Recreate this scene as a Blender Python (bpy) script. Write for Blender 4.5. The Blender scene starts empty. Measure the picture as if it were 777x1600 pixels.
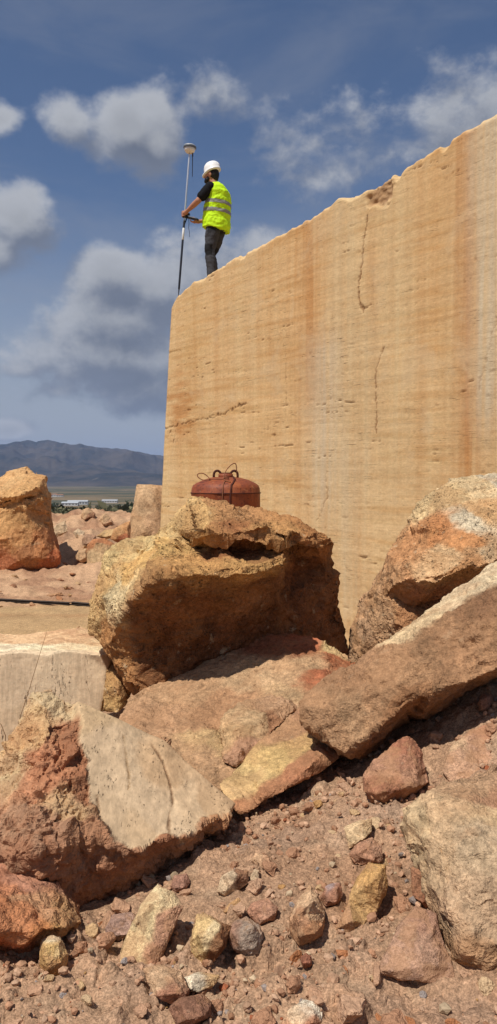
import bpy, bmesh, math, random
import numpy as np
from mathutils import Vector, Matrix
from mathutils.geometry import delaunay_2d_cdt

# ------------------------------------------------------------------ camera, sky, sun, exposure
scene = bpy.context.scene
COL = scene.collection
F = 1200.0
THETA = math.atan(50 / 1200.0)
CAM = np.array((0.0, 0.0, 2.0))
cam_d = bpy.data.cameras.new('camera')
cam_d.sensor_fit = 'VERTICAL'
cam_d.sensor_height = 24.0
cam_d.lens = 24.0 * F / 1600.0
cam_d.clip_start = 0.05
cam_d.clip_end = 60000
cam = bpy.data.objects.new('camera', cam_d)
COL.objects.link(cam)
cam.location = CAM
cam.rotation_euler = (math.pi / 2 - THETA, 0, 0)
scene.camera = cam

SUN = Vector((-0.33, -0.37, 0.87)).normalized()
SUN_EL = math.asin(SUN.z)
SUN_ROT = math.atan2(SUN.x, SUN.y)
sun_d = bpy.data.lights.new('sun', 'SUN')
sun_d.energy = 4.6
sun_d.angle = math.radians(0.5)
sun_d.color = (1.0, 0.955, 0.88)
sun = bpy.data.objects.new('sun', sun_d)
COL.objects.link(sun)
sun.location = (-20, -10, 40)
sun.rotation_euler = SUN.to_track_quat('Z', 'Y').to_euler()

vs = scene.view_settings
vs.view_transform = 'Standard'
vs.look = 'None'
vs.exposure = 0.08
vs.gamma = 1.0
vs.use_curve_mapping = False
scene.cycles.max_bounces = 6
scene.cycles.diffuse_bounces = 3
scene.cycles.volume_bounces = 0
scene.cycles.use_denoising = True

FWD = np.array((0, math.cos(THETA), -math.sin(THETA)))
UP = np.array((0, math.sin(THETA), math.cos(THETA)))


def ray(px, py):
    return np.array(((px - 388.5) / F, 0, 0)) + UP * (-(py - 800) / F) + FWD


def P(px, py, d):
    return CAM + ray(px, py) * d


class NT:
    """small helper to write shader nodes"""
    def __init__(s, tree):
        s.t = tree
        s.n = tree.nodes
        s.l = tree.links
        s.n.clear()

    def new(s, typ, **kw):
        n = s.n.new(typ)
        for k, v in kw.items():
            setattr(n, k, v)
        return n

    def put(s, sock, v):
        if isinstance(v, bpy.types.NodeSocket):
            s.l.new(v, sock)
        elif v is not None:
            sock.default_value = v

    def m(s, op, a, b=None, c=None, clamp=False):
        n = s.new('ShaderNodeMath', operation=op, use_clamp=clamp)
        s.put(n.inputs[0], a)
        if b is not None:
            s.put(n.inputs[1], b)
        if c is not None:
            s.put(n.inputs[2], c)
        return n.outputs[0]

    def vm(s, op, a, b=None):
        n = s.new('ShaderNodeVectorMath', operation=op)
        s.put(n.inputs[0], a)
        if b is not None:
            s.put(n.inputs[1], b)
        return n.outputs['Value'] if op in ('LENGTH', 'DOT_PRODUCT') else n.outputs[0]

    maxf = None      # finest useful detail, cycles per metre

    def noise(s, vec, scale, detail=5, rough=0.55, dist=0.0):
        if s.maxf:
            detail = max(0.0, min(detail, math.log2(s.maxf / scale)))
        n = s.new('ShaderNodeTexNoise')
        s.put(n.inputs['Vector'], vec)
        n.inputs['Scale'].default_value = scale
        n.inputs['Detail'].default_value = detail
        n.inputs['Roughness'].default_value = rough
        n.inputs['Distortion'].default_value = dist
        return n.outputs['Fac']

    def rng(s, v, a, b, c, d, smooth=False):
        n = s.new('ShaderNodeMapRange')
        if smooth:
            n.interpolation_type = 'SMOOTHSTEP'
        s.put(n.inputs[0], v)
        for i, q in enumerate((a, b, c, d)):
            n.inputs[i + 1].default_value = q
        return n.outputs[0]

    def mix(s, fac, a, b, mode='MIX'):
        n = s.new('ShaderNodeMix', data_type='RGBA', blend_type=mode)
        s.put(n.inputs[0], fac)
        s.put(n.inputs[6], a)
        s.put(n.inputs[7], b)
        return n.outputs[2]

    def scale(s, vec, xyz):
        return s.vm('MULTIPLY', vec, xyz)


def lin(c):
    c = c / 255.0
    return c / 12.92 if c <= 0.04045 else ((c + 0.055) / 1.055) ** 2.4


KALB = 0.74


def S(r, g, b, k=KALB):
    """surface colour from an 8-bit sunlit colour"""
    return (lin(r) * k, lin(g) * k, lin(b) * k)


def build_world():
    w = bpy.data.worlds.new('World')
    scene.world = w
    w.use_nodes = True
    t = NT(w.node_tree)
    out = t.new('ShaderNodeOutputWorld')
    bg = t.new('ShaderNodeBackground')
    bg.inputs[1].default_value = 0.1
    t.l.new(bg.outputs[0], out.inputs[0])
    sky = t.new('ShaderNodeTexSky', sky_type='NISHITA')
    sky.sun_disc = False
    sky.sun_elevation = SUN_EL
    sky.sun_rotation = SUN_ROT
    sky.altitude = 400
    sky.air_density = 1.0
    sky.dust_density = 1.0
    sky.ozone_density = 2.0
    tc = t.new('ShaderNodeTexCoord')
    d = t.vm('NORMALIZE', tc.outputs['Generated'])
    sep = t.new('ShaderNodeSeparateXYZ')
    t.put(sep.inputs[0], d)
    az = t.m('ARCTAN2', sep.outputs[0], sep.outputs[1])
    el = t.m('ARCSINE', sep.outputs[2])
    cmb = t.new('ShaderNodeCombineXYZ')
    t.put(cmb.inputs[0], az)
    t.put(cmb.inputs[1], el)
    ae = cmb.outputs[0]
    clouds = [(112, 190, 54, 32, .7), (205, 208, 62, 50, 1.05), (248, 215, 55, 62, 1.0), (175, 228, 70, 30, .7), (322, 155, 66, 36, .32),
              (28, 350, 70, 50, 1.0), (-10, 385, 70, 40, .9), (180, 432, 85, 42, .85), (235, 450, 66, 44, .8), (185, 500, 130, 60, 1.0),
              (200, 555, 175, 58, 1.05), (235, 605, 140, 46, .9), (340, 420, 120, 55, .62), (400, 385, 60, 30, .6),
              (610, 240, 170, 68, .40), (700, 205, 130, 60, .36), (520, 272, 100, 46, .30), (5, 188, 36, 22, .6), (45, 577, 46, 14, .45),
              (10, 672, 60, 16, .6), (90, 610, 60, 20, .45), (850, 180, 120, 60, .7)]

    def blobs(vec):
        acc = None
        for (px, py, rx, ry, s_) in clouds:
            r = ray(px, py)
            r = r / np.linalg.norm(r)
            a0, e0 = math.atan2(r[0], r[1]), math.asin(r[2])
            q = t.vm('SUBTRACT', vec, (a0, e0, 0))
            q = t.vm('MULTIPLY', q, (F / rx / 1.12, F / ry / 1.2, 0))
            q = t.m('MULTIPLY', t.m('SUBTRACT', 1.0, t.vm('LENGTH', q)), s_)
            acc = q if acc is None else t.m('SMOOTH_MAX', acc, q, 0.25)
        return t.m('MAXIMUM', acc, -0.6)

    # the sky goes on outside the picture with the same kind of broken cumulus
    far = t.rng(t.m('ABSOLUTE', az), 0.42, 0.7, 0, 1, True)
    fld = t.rng(t.noise(t.scale(d, (1, 1, 2.4)), 2.6, 2), 0.35, 0.75, -0.5, 1.0)
    high = t.rng(el, 0.62, 0.9, 0, 1, True)
    far = t.m('MAXIMUM', far, high)

    def dens(vec, dirv):
        b = blobs(vec)
        b = t.m('ADD', t.m('MULTIPLY', b, t.m('SUBTRACT', 1.0, far)), t.m('MULTIPLY', fld, far))
        n = t.noise(t.scale(dirv, (1, 1, 1.25)), 10.0, 8, 0.56, 0.15)
        n2 = t.noise(t.scale(dirv, (1, 1, 1.3)), 28.0, 5, 0.6)
        n = t.m('ADD', t.m('MULTIPLY', n, 0.7), t.m('MULTIPLY', n2, 0.3))
        return t.m('ADD', b, t.m('MULTIPLY', t.m('SUBTRACT', n, 0.50), 1.8))

    D0 = dens(ae, d)
    off = 0.030
    D1 = dens(t.vm('ADD', ae, (-off * 0.4, off, 0)), t.vm('ADD', d, (-off * 0.4, 0, off)))
    cov = t.rng(D0, 0.0, 0.42, 0, 1, True)
    lit = t.rng(t.m('SUBTRACT', D0, D1), -0.25, 0.55, 0, 1, True)
    thick = t.rng(D0, 0.1, 0.9, 1.0, 0.72)
    grey = t.mix(lit, (1.8, 2.05, 2.65, 1), (5.0, 5.15, 5.5, 1))
    ccol = t.mix(1.0, grey, t.m('MULTIPLY', thick, 1.0), 'MULTIPLY')
    base = t.mix(1.0, sky.outputs[0], (0.62, 0.66, 0.74, 1), 'MULTIPLY')
    # thin high veil, uneven all round the sky
    veil = t.m('MULTIPLY', t.rng(t.noise(t.scale(d, (1, 1, 3.5)), 3.2, 5, 0.6, 0.4), 0.38, 0.72, 0, 1, True), 0.30)
    base = t.mix(veil, base, (2.6, 2.8, 3.3, 1))
    base = t.mix(t.rng(el, 0.0, 0.36, 0.9, 0.0, True), base, (3.7, 3.9, 4.3, 1))
    t.put(bg.inputs[0], t.mix(t.m('MULTIPLY', cov, 0.92), base, ccol))


build_world()

# ------------------------------------------------------------------ noise in numpy
_rs = np.random.RandomState(7)
_perm = _rs.permutation(256)
_perm = np.concatenate((_perm, _perm, _perm))
_grad = _rs.normal(size=(256, 3))
_grad /= np.linalg.norm(_grad, axis=1)[:, None]


def pn(p):
    p = np.asarray(p, float)
    i = np.floor(p).astype(np.int64)
    f = p - i
    i &= 255
    u = f * f * f * (f * (f * 6 - 15) + 10)
    res = 0
    for dx in (0, 1):
        for dy in (0, 1):
            for dz in (0, 1):
                h = _perm[_perm[_perm[(i[:, 0] + dx) & 255] + ((i[:, 1] + dy) & 255)] + ((i[:, 2] + dz) & 255)]
                g = _grad[h]
                dot = g[:, 0] * (f[:, 0] - dx) + g[:, 1] * (f[:, 1] - dy) + g[:, 2] * (f[:, 2] - dz)
                w = (u[:, 0] if dx else 1 - u[:, 0]) * (u[:, 1] if dy else 1 - u[:, 1]) * (u[:, 2] if dz else 1 - u[:, 2])
                res = res + w * dot
    return res * 1.5


def fbm(p, o=4, g=0.5):
    r, a = 0, 1.0
    for k in range(o):
        r = r + a * pn(p * 2.03 ** k + 17.3 * k)
        a *= g
    return r


def ridged(p, o=4):
    r, a = 0, 1.0
    for k in range(o):
        r = r + a * (1 - np.abs(pn(p * 2.07 ** k + 31.7 * k)) * 2)
        a *= 0.5
    return r / 2


def worley(p):
    """distance to nearest feature point, and a plane value unique to its cell"""
    p = np.asarray(p, float)
    b = np.floor(p).astype(np.int64)
    best = np.full(len(p), 1e9)
    val = np.zeros(len(p))
    rnd = np.zeros(len(p))
    for dx in (-1, 0, 1):
        for dy in (-1, 0, 1):
            for dz in (-1, 0, 1):
                c = b + (dx, dy, dz)
                h = _perm[_perm[_perm[c[:, 0] & 255] + (c[:, 1] & 255)] + (c[:, 2] & 255)]
                q = p - (c + 0.5 + 0.45 * _grad[h])
                dd = (q * q).sum(1)
                k = dd < best
                best[k] = dd[k]
                g = _grad[(h[k] + 91) & 255]
                val[k] = (q[k] * g).sum(1)
                rnd[k] = h[k] / 255.0
    return np.sqrt(best), val, rnd


def sstep(a, b, x):
    t = np.clip((x - a) / (b - a), 0, 1)
    return t * t * (3 - 2 * t)


def cell_id(p):
    """integer id of the nearest feature cell"""
    b = np.floor(p).astype(np.int64)
    best = np.full(len(p), 1e9)
    idn = np.zeros(len(p), np.int64)
    for dx in (-1, 0, 1):
        for dy in (-1, 0, 1):
            for dz in (-1, 0, 1):
                c = b + (dx, dy, dz)
                h = _perm[_perm[_perm[c[:, 0] & 255] + (c[:, 1] & 255)] + (c[:, 2] & 255)]
                q = p - (c + 0.5 + 0.48 * _grad[h])
                d_ = (q * q).sum(1)
                k = d_ < best
                best[k] = d_[k]
                idn[k] = ((c[k, 0] & 1023) << 20) | ((c[k, 1] & 1023) << 10) | (c[k, 2] & 1023)
    return idn


_DIRS = np.array([(1, 0, 0), (-1, 0, 0), (0, 1, 0), (0, -1, 0), (0, 0, 1), (0, 0, -1)] + [(a, b, c) for a in (-.577, .577) for b in (-.577, .577) for c in (-.577, .577)])


def facetize(co, nn, scale, strength, warp=0.25, seed=0.0):
    """flatten each patch of the surface onto its own fracture plane: broken-rock facets with crisp edges"""
    p = co * scale + seed
    p = p + np.stack((fbm(p * 1.3, 2), fbm(p * 1.3 + 40, 2), fbm(p * 1.3 + 80, 2)), 1) * warp
    cid = cell_id(p) * 16 + np.argmax(nn @ _DIRS.T, 1)
    _, inv, cnt = np.unique(cid, return_inverse=True, return_counts=True)
    K = len(cnt)
    mean = np.stack([np.bincount(inv, co[:, i], K) for i in range(3)], 1) / cnt[:, None]
    q = co - mean[inv]
    C = np.zeros((K, 3, 3))
    for i in range(3):
        for j in range(i, 3):
            C[:, i, j] = C[:, j, i] = np.bincount(inv, q[:, i] * q[:, j], K)
    _, ev = np.linalg.eigh(C)
    n = ev[:, :, 0][inv]
    st = strength * np.clip((cnt[inv] - 5) / 12.0, 0, 1)
    return co - n * ((q * n).sum(1) * st)[:, None]


# ------------------------------------------------------------------ object helpers
def mesh_np(name, V, Fc, col=None, smooth=True):
    me = bpy.data.meshes.new(name)
    V = np.asarray(V, float)
    if isinstance(Fc, np.ndarray):
        n, k = Fc.shape
        me.vertices.add(len(V))
        me.vertices.foreach_set('co', V.ravel())
        me.loops.add(n * k)
        me.loops.foreach_set('vertex_index', Fc.ravel().astype(np.int32))
        me.polygons.add(n)
        me.polygons.foreach_set('loop_start', np.arange(0, n * k, k, dtype=np.int32))
        me.update(calc_edges=True)
        me.validate()
    else:
        me.from_pydata([tuple(v) for v in V], [], Fc)
        me.update()
    if col is not None:
        set_col(me, col)
    me.polygons.foreach_set('use_smooth', np.full(len(me.polygons), smooth))
    return me


def set_col(me, col, name='Col'):
    a = me.attributes.new(name, 'FLOAT_COLOR', 'POINT')
    c = np.ones((len(me.vertices), 4))
    c[:, :3] = np.clip(col, 0.004, 1)
    a.data.foreach_set('color', c.ravel())


def tag(o, label=None, cat=None, group=None, kind=None):
    if label:
        o['label'] = label
    if cat:
        o['category'] = cat
    if group:
        o['group'] = group
    if kind:
        o['kind'] = kind
    return o


def link(name, me, mat=None, parent=None, loc=None):
    o = bpy.data.objects.new(name, me)
    COL.objects.link(o)
    if mat is not None:
        me.materials.clear()
        me.materials.append(mat)
    if parent is not None:
        o.parent = parent
    if loc is not None:
        o.location = loc
    return o


def empty(name, loc=(0, 0, 0), rz=0):
    o = bpy.data.objects.new(name, None)
    o.empty_display_size = 0.2
    COL.objects.link(o)
    o.location = loc
    o.rotation_euler = (0, 0, rz)
    return o


def coords(me):
    v = np.empty(len(me.vertices) * 3)
    me.vertices.foreach_get('co', v)
    return v.reshape(-1, 3)


def normals(me):
    v = np.empty(len(me.vertices) * 3)
    me.vertices.foreach_get('normal', v)
    return v.reshape(-1, 3)


def remesh(bm, voxel, smooth=0, name='m'):
    me = bpy.data.meshes.new(name)
    bm.to_mesh(me)
    o = bpy.data.objects.new('tmp', me)
    COL.objects.link(o)
    md = o.modifiers.new('r', 'REMESH')
    md.mode = 'VOXEL'
    md.voxel_size = voxel
    if smooth:
        sm = o.modifiers.new('s', 'SMOOTH')
        sm.factor = 0.5
        sm.iterations = smooth
    dg = bpy.context.evaluated_depsgraph_get()
    out = bpy.data.meshes.new_from_object(o.evaluated_get(dg))
    out.name = name
    bpy.data.objects.remove(o)
    bpy.data.meshes.remove(me)
    out.polygons.foreach_set('use_smooth', np.full(len(out.polygons), True))
    return out


# ------------------------------------------------------------------ materials
def principled(t, rough=0.9, spec=0.2):
    out = t.new('ShaderNodeOutputMaterial')
    b = t.new('ShaderNodeBsdfPrincipled')
    b.inputs['Roughness'].default_value = rough
    b.inputs['Specular IOR Level'].default_value = spec
    t.l.new(b.outputs[0], out.inputs[0])
    return b


def newmat(name):
    m = bpy.data.materials.new(name)
    m.use_nodes = True
    return m, NT(m.node_tree)


def bump(t, h, strength, dist, nrm=None):
    n = t.new('ShaderNodeBump')
    n.inputs['Strength'].default_value = strength
    n.inputs['Distance'].default_value = dist
    t.put(n.inputs['Height'], h)
    if nrm is not None:
        t.put(n.inputs['Normal'], nrm)
    return n.outputs[0]


def attr(t, name='Col'):
    a = t.new('ShaderNodeAttribute')
    a.attribute_name = name
    return a


def rock_material(name, f=1.0, pits=0.5, dust=None, dustamt=0.3, crust=0.25, bs=0.7, stretch=(1, 1, 1), rot=0.0):
    m, t = newmat(name)
    t.maxf = 330.0 / f
    b = principled(t, 0.92, 0.15)
    tc = t.new('ShaderNodeTexCoord')
    v = t.scale(tc.outputs['Object'], (f, f, f))
    c = attr(t).outputs['Color']
    n1 = t.noise(v, 5, 6, 0.6)
    n2 = t.noise(v, 38, 6, 0.65)
    n3 = t.noise(v, 130, 4, 0.6)
    # lamination streaks
    sv = t.scale(v, stretch)
    n4 = t.noise(sv, 9, 6, 0.65, 0.6)
    c = t.mix(1.0, c, t.rng(n1, .3, .7, .74, 1.2), 'MULTIPLY')
    c = t.mix(1.0, c, t.rng(n2, .3, .7, .68, 1.26), 'MULTIPLY')
    c = t.mix(1.0, c, t.rng(n3, .3, .7, .76, 1.2), 'MULTIPLY')
    c = t.mix(1.0, c, t.rng(n4, .3, .7, .80, 1.14), 'MULTIPLY')
    if dust:
        k = t.rng(t.noise(t.vm('ADD', v, (7, 3, 5)), 4.2, 8, 0.66, 0.4), .47, .60, 0, dustamt, True)
        c = t.mix(k, c, (*dust, 1))
    k = t.rng(t.noise(t.vm('ADD', v, (1, 9, 2)), 11, 8, 0.7, 0.3), .60, .70, 0, crust, True)
    c = t.mix(k, c, (*S(226, 208, 172), 1))
    vo = t.new('ShaderNodeTexVoronoi')
    t.put(vo.inputs['Vector'], t.vm('ADD', v, t.scale(t.new('ShaderNodeTexNoise').outputs['Color'], (.05, .05, .05))))
    vo.inputs['Scale'].default_value = 42
    pm = t.m('MULTIPLY', t.rng(vo.outputs['Distance'], .10, .34, 1, 0, True), t.rng(t.noise(v, 7, 3), .48, .62, 0, 1, True))
    pm = t.m('MULTIPLY', pm, pits)
    c = t.mix(t.m('MULTIPLY', pm, .45), c, (.05, .028, .014, 1))
    t.put(b.inputs['Base Color'], c)
    h = t.m('ADD', t.m('MULTIPLY', t.noise(v, 16, 9, 0.68), 1.0), t.m('MULTIPLY', t.noise(v, 75, 6, 0.7), 0.45))
    h = t.m('ADD', h, t.m('MULTIPLY', n4, .35))
    h = t.m('SUBTRACT', h, t.m('MULTIPLY', pm, .7))
    h = t.m('MULTIPLY', h, t.rng(t.noise(t.vm('ADD', v, (3, 11, 6)), 3.5, 3, .5), .40, .60, .45, 1.25, True))
    t.put(b.inputs['Normal'], bump(t, h, bs, 0.045 / f))
    return m


RED = S(190, 143, 104)
M_ROCK = rock_material('rough_limestone', 1.0, 0.8, S(192, 140, 92), 0.4, 0.45, 0.85)
M_SLAB = rock_material('dusty_slab', 1.0, 0.25, RED, 0.35, 0.12, 0.65, (1, 1, 3))
M_RED = rock_material('red_breccia', 1.3, 0.5, S(172, 108, 72), 0.4, 0.10, 0.6)
M_STONE = rock_material('rubble_stone', 2.6, 0.3, RED, 0.5, 0.15, 0.6)
M_FAR = rock_material('quarry_rock', 0.45, 0.5, S(196, 132, 82), 0.25, 0.3, 0.55, (3.0, 3.0, 0.5))


def cut_material(name, axis_scale, lo=.62, amt=.6):
    """sawn travertine: fine laminae and rows of small holes along one direction"""
    m, t = newmat(name)
    t.maxf = 330.0
    b = principled(t, 0.85, 0.2)
    tc = t.new('ShaderNodeTexCoord')
    v = tc.outputs['Object']
    c = attr(t).outputs['Color']
    cut = attr(t, 'Cut').outputs['Fac']
    sv = t.scale(v, axis_scale)
    lam = t.noise(sv, 1.0, 3, 0.7, 0.35)
    c = t.mix(1.0, c, t.rng(lam, .3, .7, .80, 1.16), 'MULTIPLY')
    c = t.mix(1.0, c, t.rng(t.noise(v, 30, 6, .65), .3, .7, .84, 1.14), 'MULTIPLY')
    c = t.mix(1.0, c, t.rng(t.noise(v, 3, 4, .6), .3, .7, .85, 1.12), 'MULTIPLY')
    rows = t.rng(t.noise(t.scale(sv, (.35, .35, .35)), 1.0, 3, .6), .50, .62, 0, 1, True)
    pit = t.rng(t.noise(t.scale(sv, (3, 3, 8)), 1.0, 3, .6), lo, lo + .07, 0, 1, True)
    pit = t.m('MULTIPLY', t.m('MULTIPLY', pit, rows), cut)
    c = t.mix(t.m('MULTIPLY', pit, amt), c, (.07, .042, .022, 1))
    rough = t.m('SUBTRACT', 1.0, cut)
    dn = t.rng(t.noise(v, 6, 8, .66, .4), .46, .6, 0, .4, True)
    c = t.mix(t.m('MULTIPLY', dn, rough), c, (*S(160, 96, 62), 1))
    t.put(b.inputs['Base Color'], c)
    h = t.m('MULTIPLY', t.noise(v, 20, 9, .7), t.m('ADD', .10, rough))
    h = t.m('ADD', h, t.m('MULTIPLY', t.noise(v, 90, 5, .7), t.m('ADD', .03, t.m('MULTIPLY', rough, .4))))
    h = t.m('ADD', h, t.m('MULTIPLY', lam, .10))
    h = t.m('SUBTRACT', h, t.m('MULTIPLY', pit, .9))
    t.put(b.inputs['Normal'], bump(t, h, .6, .04))
    return m


def plain_material(name, col, rough=0.6, metal=0.0, spec=0.3, nscale=30, namp=0.12, bs=0.0, bscale=60, bdist=0.004):
    m, t = newmat(name)
    b = principled(t, rough, spec)
    b.inputs['Metallic'].default_value = metal
    tc = t.new('ShaderNodeTexCoord')
    v = tc.outputs['Object']
    n = t.noise(v, nscale, 5, .6)
    t.put(b.inputs['Base Color'], t.mix(1.0, (*col, 1), t.rng(n, .3, .7, 1 - namp, 1 + namp), 'MULTIPLY'))
    if bs:
        t.put(b.inputs['Normal'], bump(t, t.noise(v, bscale, 5, .6), bs, bdist))
    return m


# ------------------------------------------------------------------ ground
_gp = [  # ground control points x, y, z
    (1.26, 3.9, 1.05), (.55, 3.1, .74), (.67, 2.75, .72), (.31, 3.3, .62), (.03, 2.75, .62), (-.18, 2.4, .60),
    (-.42, 2.1, .59), (.52, 2.0, .62), (0, 2.0, .60), (0, 1.2, .6), (-.6, 1.2, .58), (.8, 1.2, .66), (0, 0, .55), (-.3, 3.6, .52),
    (-.5, 2.7, .5), (-.8, 2.2, .55), (-1.0, 3.0, .38), (-.8, 5, .28), (-1.6, 4.6, .08), (-1.6, 3.2, .25), (.3, 4.8, .5), (1.3, 5.2, .85),
    (1.14, 3.45, 1.06), (.94, 3.42, .95), (1.5, 3.4, 1.12), (.78, 3.38, .84), (2.2, 4.5, 1.1), (2.4, 3, 1.05), (1.4, 2.2, .85), (1.2, 6.8, .3), (-.8, 6.4, .05), (.2, 7, .1), (-2.5, 5.5, .02), (-3, 3, .1),
    (-2, 1.5, .35), (3.5, 3, 1.2), (3.5, 5, .8), (2, 0, .7), (-2, 0, .3)]
_gp = np.array(_gp)
_K = np.linalg.norm(_gp[:, None, :2] - _gp[None, :, :2], axis=2)
_gw = np.linalg.solve(_K + 1e-3 * np.eye(len(_gp)), _gp[:, 2] - 0.0)


def mound(x, y):
    x = np.atleast_1d(np.asarray(x, float))
    y = np.atleast_1d(np.asarray(y, float))
    z = np.zeros(len(x))
    near = (np.abs(x) < 12) & (np.abs(y) < 14)
    q = np.stack((x[near], y[near]), 1)
    zz = np.zeros(len(q))
    for i in range(len(_gp)):
        zz += _gw[i] * np.linalg.norm(q - _gp[i, :2], axis=1)
    r = np.hypot(q[:, 0] - .2, (q[:, 1] - 2.4))
    z[near] = np.clip(zz, -.1, 1.5) * (1 - sstep(3.6, 6.0, r))
    return z


_berm = [(-6.6, 22, 2.0, .75), (-4.6, 24.5, 2.2, .85), (-3.9, 19.5, 1.6, .55), (-8.5, 26, 3, .9), (-2.2, 25, 2.0, .8), (-6, 17.2, 1.5, .22), (-5.2, 27, 2.6, 1.0),
         (-3.2, 16.6, .9, .3), (-11, 21, 4, .6), (1, 27, 3, .6), (5, 26, 4, .8), (-12, 30, 4, .8)]


def base_z(x, y):
    r = np.hypot(x, y)
    z = mound(x, y)
    for bx, by, br, bh in _berm:
        z = z + .62 * bh * np.exp(-((x - bx) ** 2 + (y - by) ** 2) / (br * br) * 1.3)
    fall = np.interp(r, [0, 27, 60, 110, 400, 1200, 2500, 60000], [0, 0, -1.5, -4, -15, -40, -46, -60])
    return z + fall


def ground_z(x, y, fine=True):
    x = np.atleast_1d(np.asarray(x, float))
    y = np.atleast_1d(np.asarray(y, float))
    z = base_z(x, y)
    r = np.hypot(x, y)
    p = np.stack((x, y, 0 * x), 1)
    rub = 1 - sstep(4.6, 7.5, np.hypot(x - .4, y - 2))           # rubble near the camera
    berm = sstep(16, 19, r) * (1 - sstep(30, 60, r))
    near = r < 40
    if near.any():
        pnr = p[near]
        z[near] += (fbm(pnr * 1.7, 3) * .05) * (rub[near] * .8 + .12 + berm[near] * 1.6)
        z[near] += berm[near] * (.20 * fbm(pnr * 0.9 + 5, 4) + .10 * fbm(pnr * 3.1 + 8, 3))
        fm = (rub[near] > .02) & (y[near] > .6) & (np.abs(x[near]) < y[near] * .75 + .3)
        if fine and fm.any():
            zi = np.where(near)[0][fm]
            pnr = pnr[fm]
            w1, v1, c1 = worley(pnr * 7.5 + fbm(pnr * 9, 2)[:, None] * .4)
            w2, v2, c2 = worley(pnr * 19 + fbm(pnr * 21, 2)[:, None] * .4)
            w3, _, c3 = worley(pnr * 46)
            m1 = sstep(-.15, .35, pn(pnr * 2.1 + 3))
            cl = np.clip(.75 - w1, 0, 1) ** .8 * .12 * c1 * m1 + np.clip(.75 - w2, 0, 1) ** .8 * .060 * c2 + np.clip(.8 - w3, 0, 1) * .024 * c3
            z[zi] += cl * rub[zi] + fbm(pnr * 24, 3) * .010 * rub[zi]
        yd = near & (rub < .5) & (r > 6)
        if fine and yd.any():
            rgh = sstep(12.2, 13.6, r[yd])
            z[yd] += fbm(p[yd] * 4, 4) * (.012 + .05 * rgh)
    fr = ~near
    if fr.any():
        pf = p[fr]
        amp = np.clip(r[fr] / 400, 0, 1) * 3.5
        z[fr] += amp * fbm(pf / 260, 4)
    return z


def ray_ground(px, py):
    r = ray(px, py)
    d = np.linspace(1.0, 30, 2500)
    q = CAM + r * d[:, None]
    g = base_z(q[:, 0], q[:, 1])
    i = np.argmax(q[:, 2] < g)
    return d[i], q[i]


def ground_material():
    m, t = newmat('quarry_ground')
    t.maxf = 330.0
    b = principled(t, 0.95, 0.1)
    tc = t.new('ShaderNodeTexCoord')
    v = tc.outputs['Object']
    c = attr(t).outputs['Color']
    for sc_, lo, hi in ((2.2, .80, 1.16), (17, .80, 1.18), (70, .62, 1.3), (210, .72, 1.24)):
        c = t.mix(1.0, c, t.rng(t.noise(v, sc_, 6, .65), .3, .7, lo, hi), 'MULTIPLY')
    vo = t.new('ShaderNodeTexVoronoi')
    t.put(vo.inputs['Vector'], v)
    vo.inputs['Scale'].default_value = 75
    h = t.m('ADD', t.m('MULTIPLY', t.noise(v, 45, 8, .72), 1.0), t.m('MULTIPLY', t.rng(vo.outputs['Distance'], 0, .6, 1, 0), .25))
    h = t.m('ADD', h, t.m('MULTIPLY', t.noise(v, 150, 2, .6), .3))
    t.put(b.inputs['Normal'], bump(t, h, .5, .022))
    t.put(b.inputs['Base Color'], c)
    return m


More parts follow.
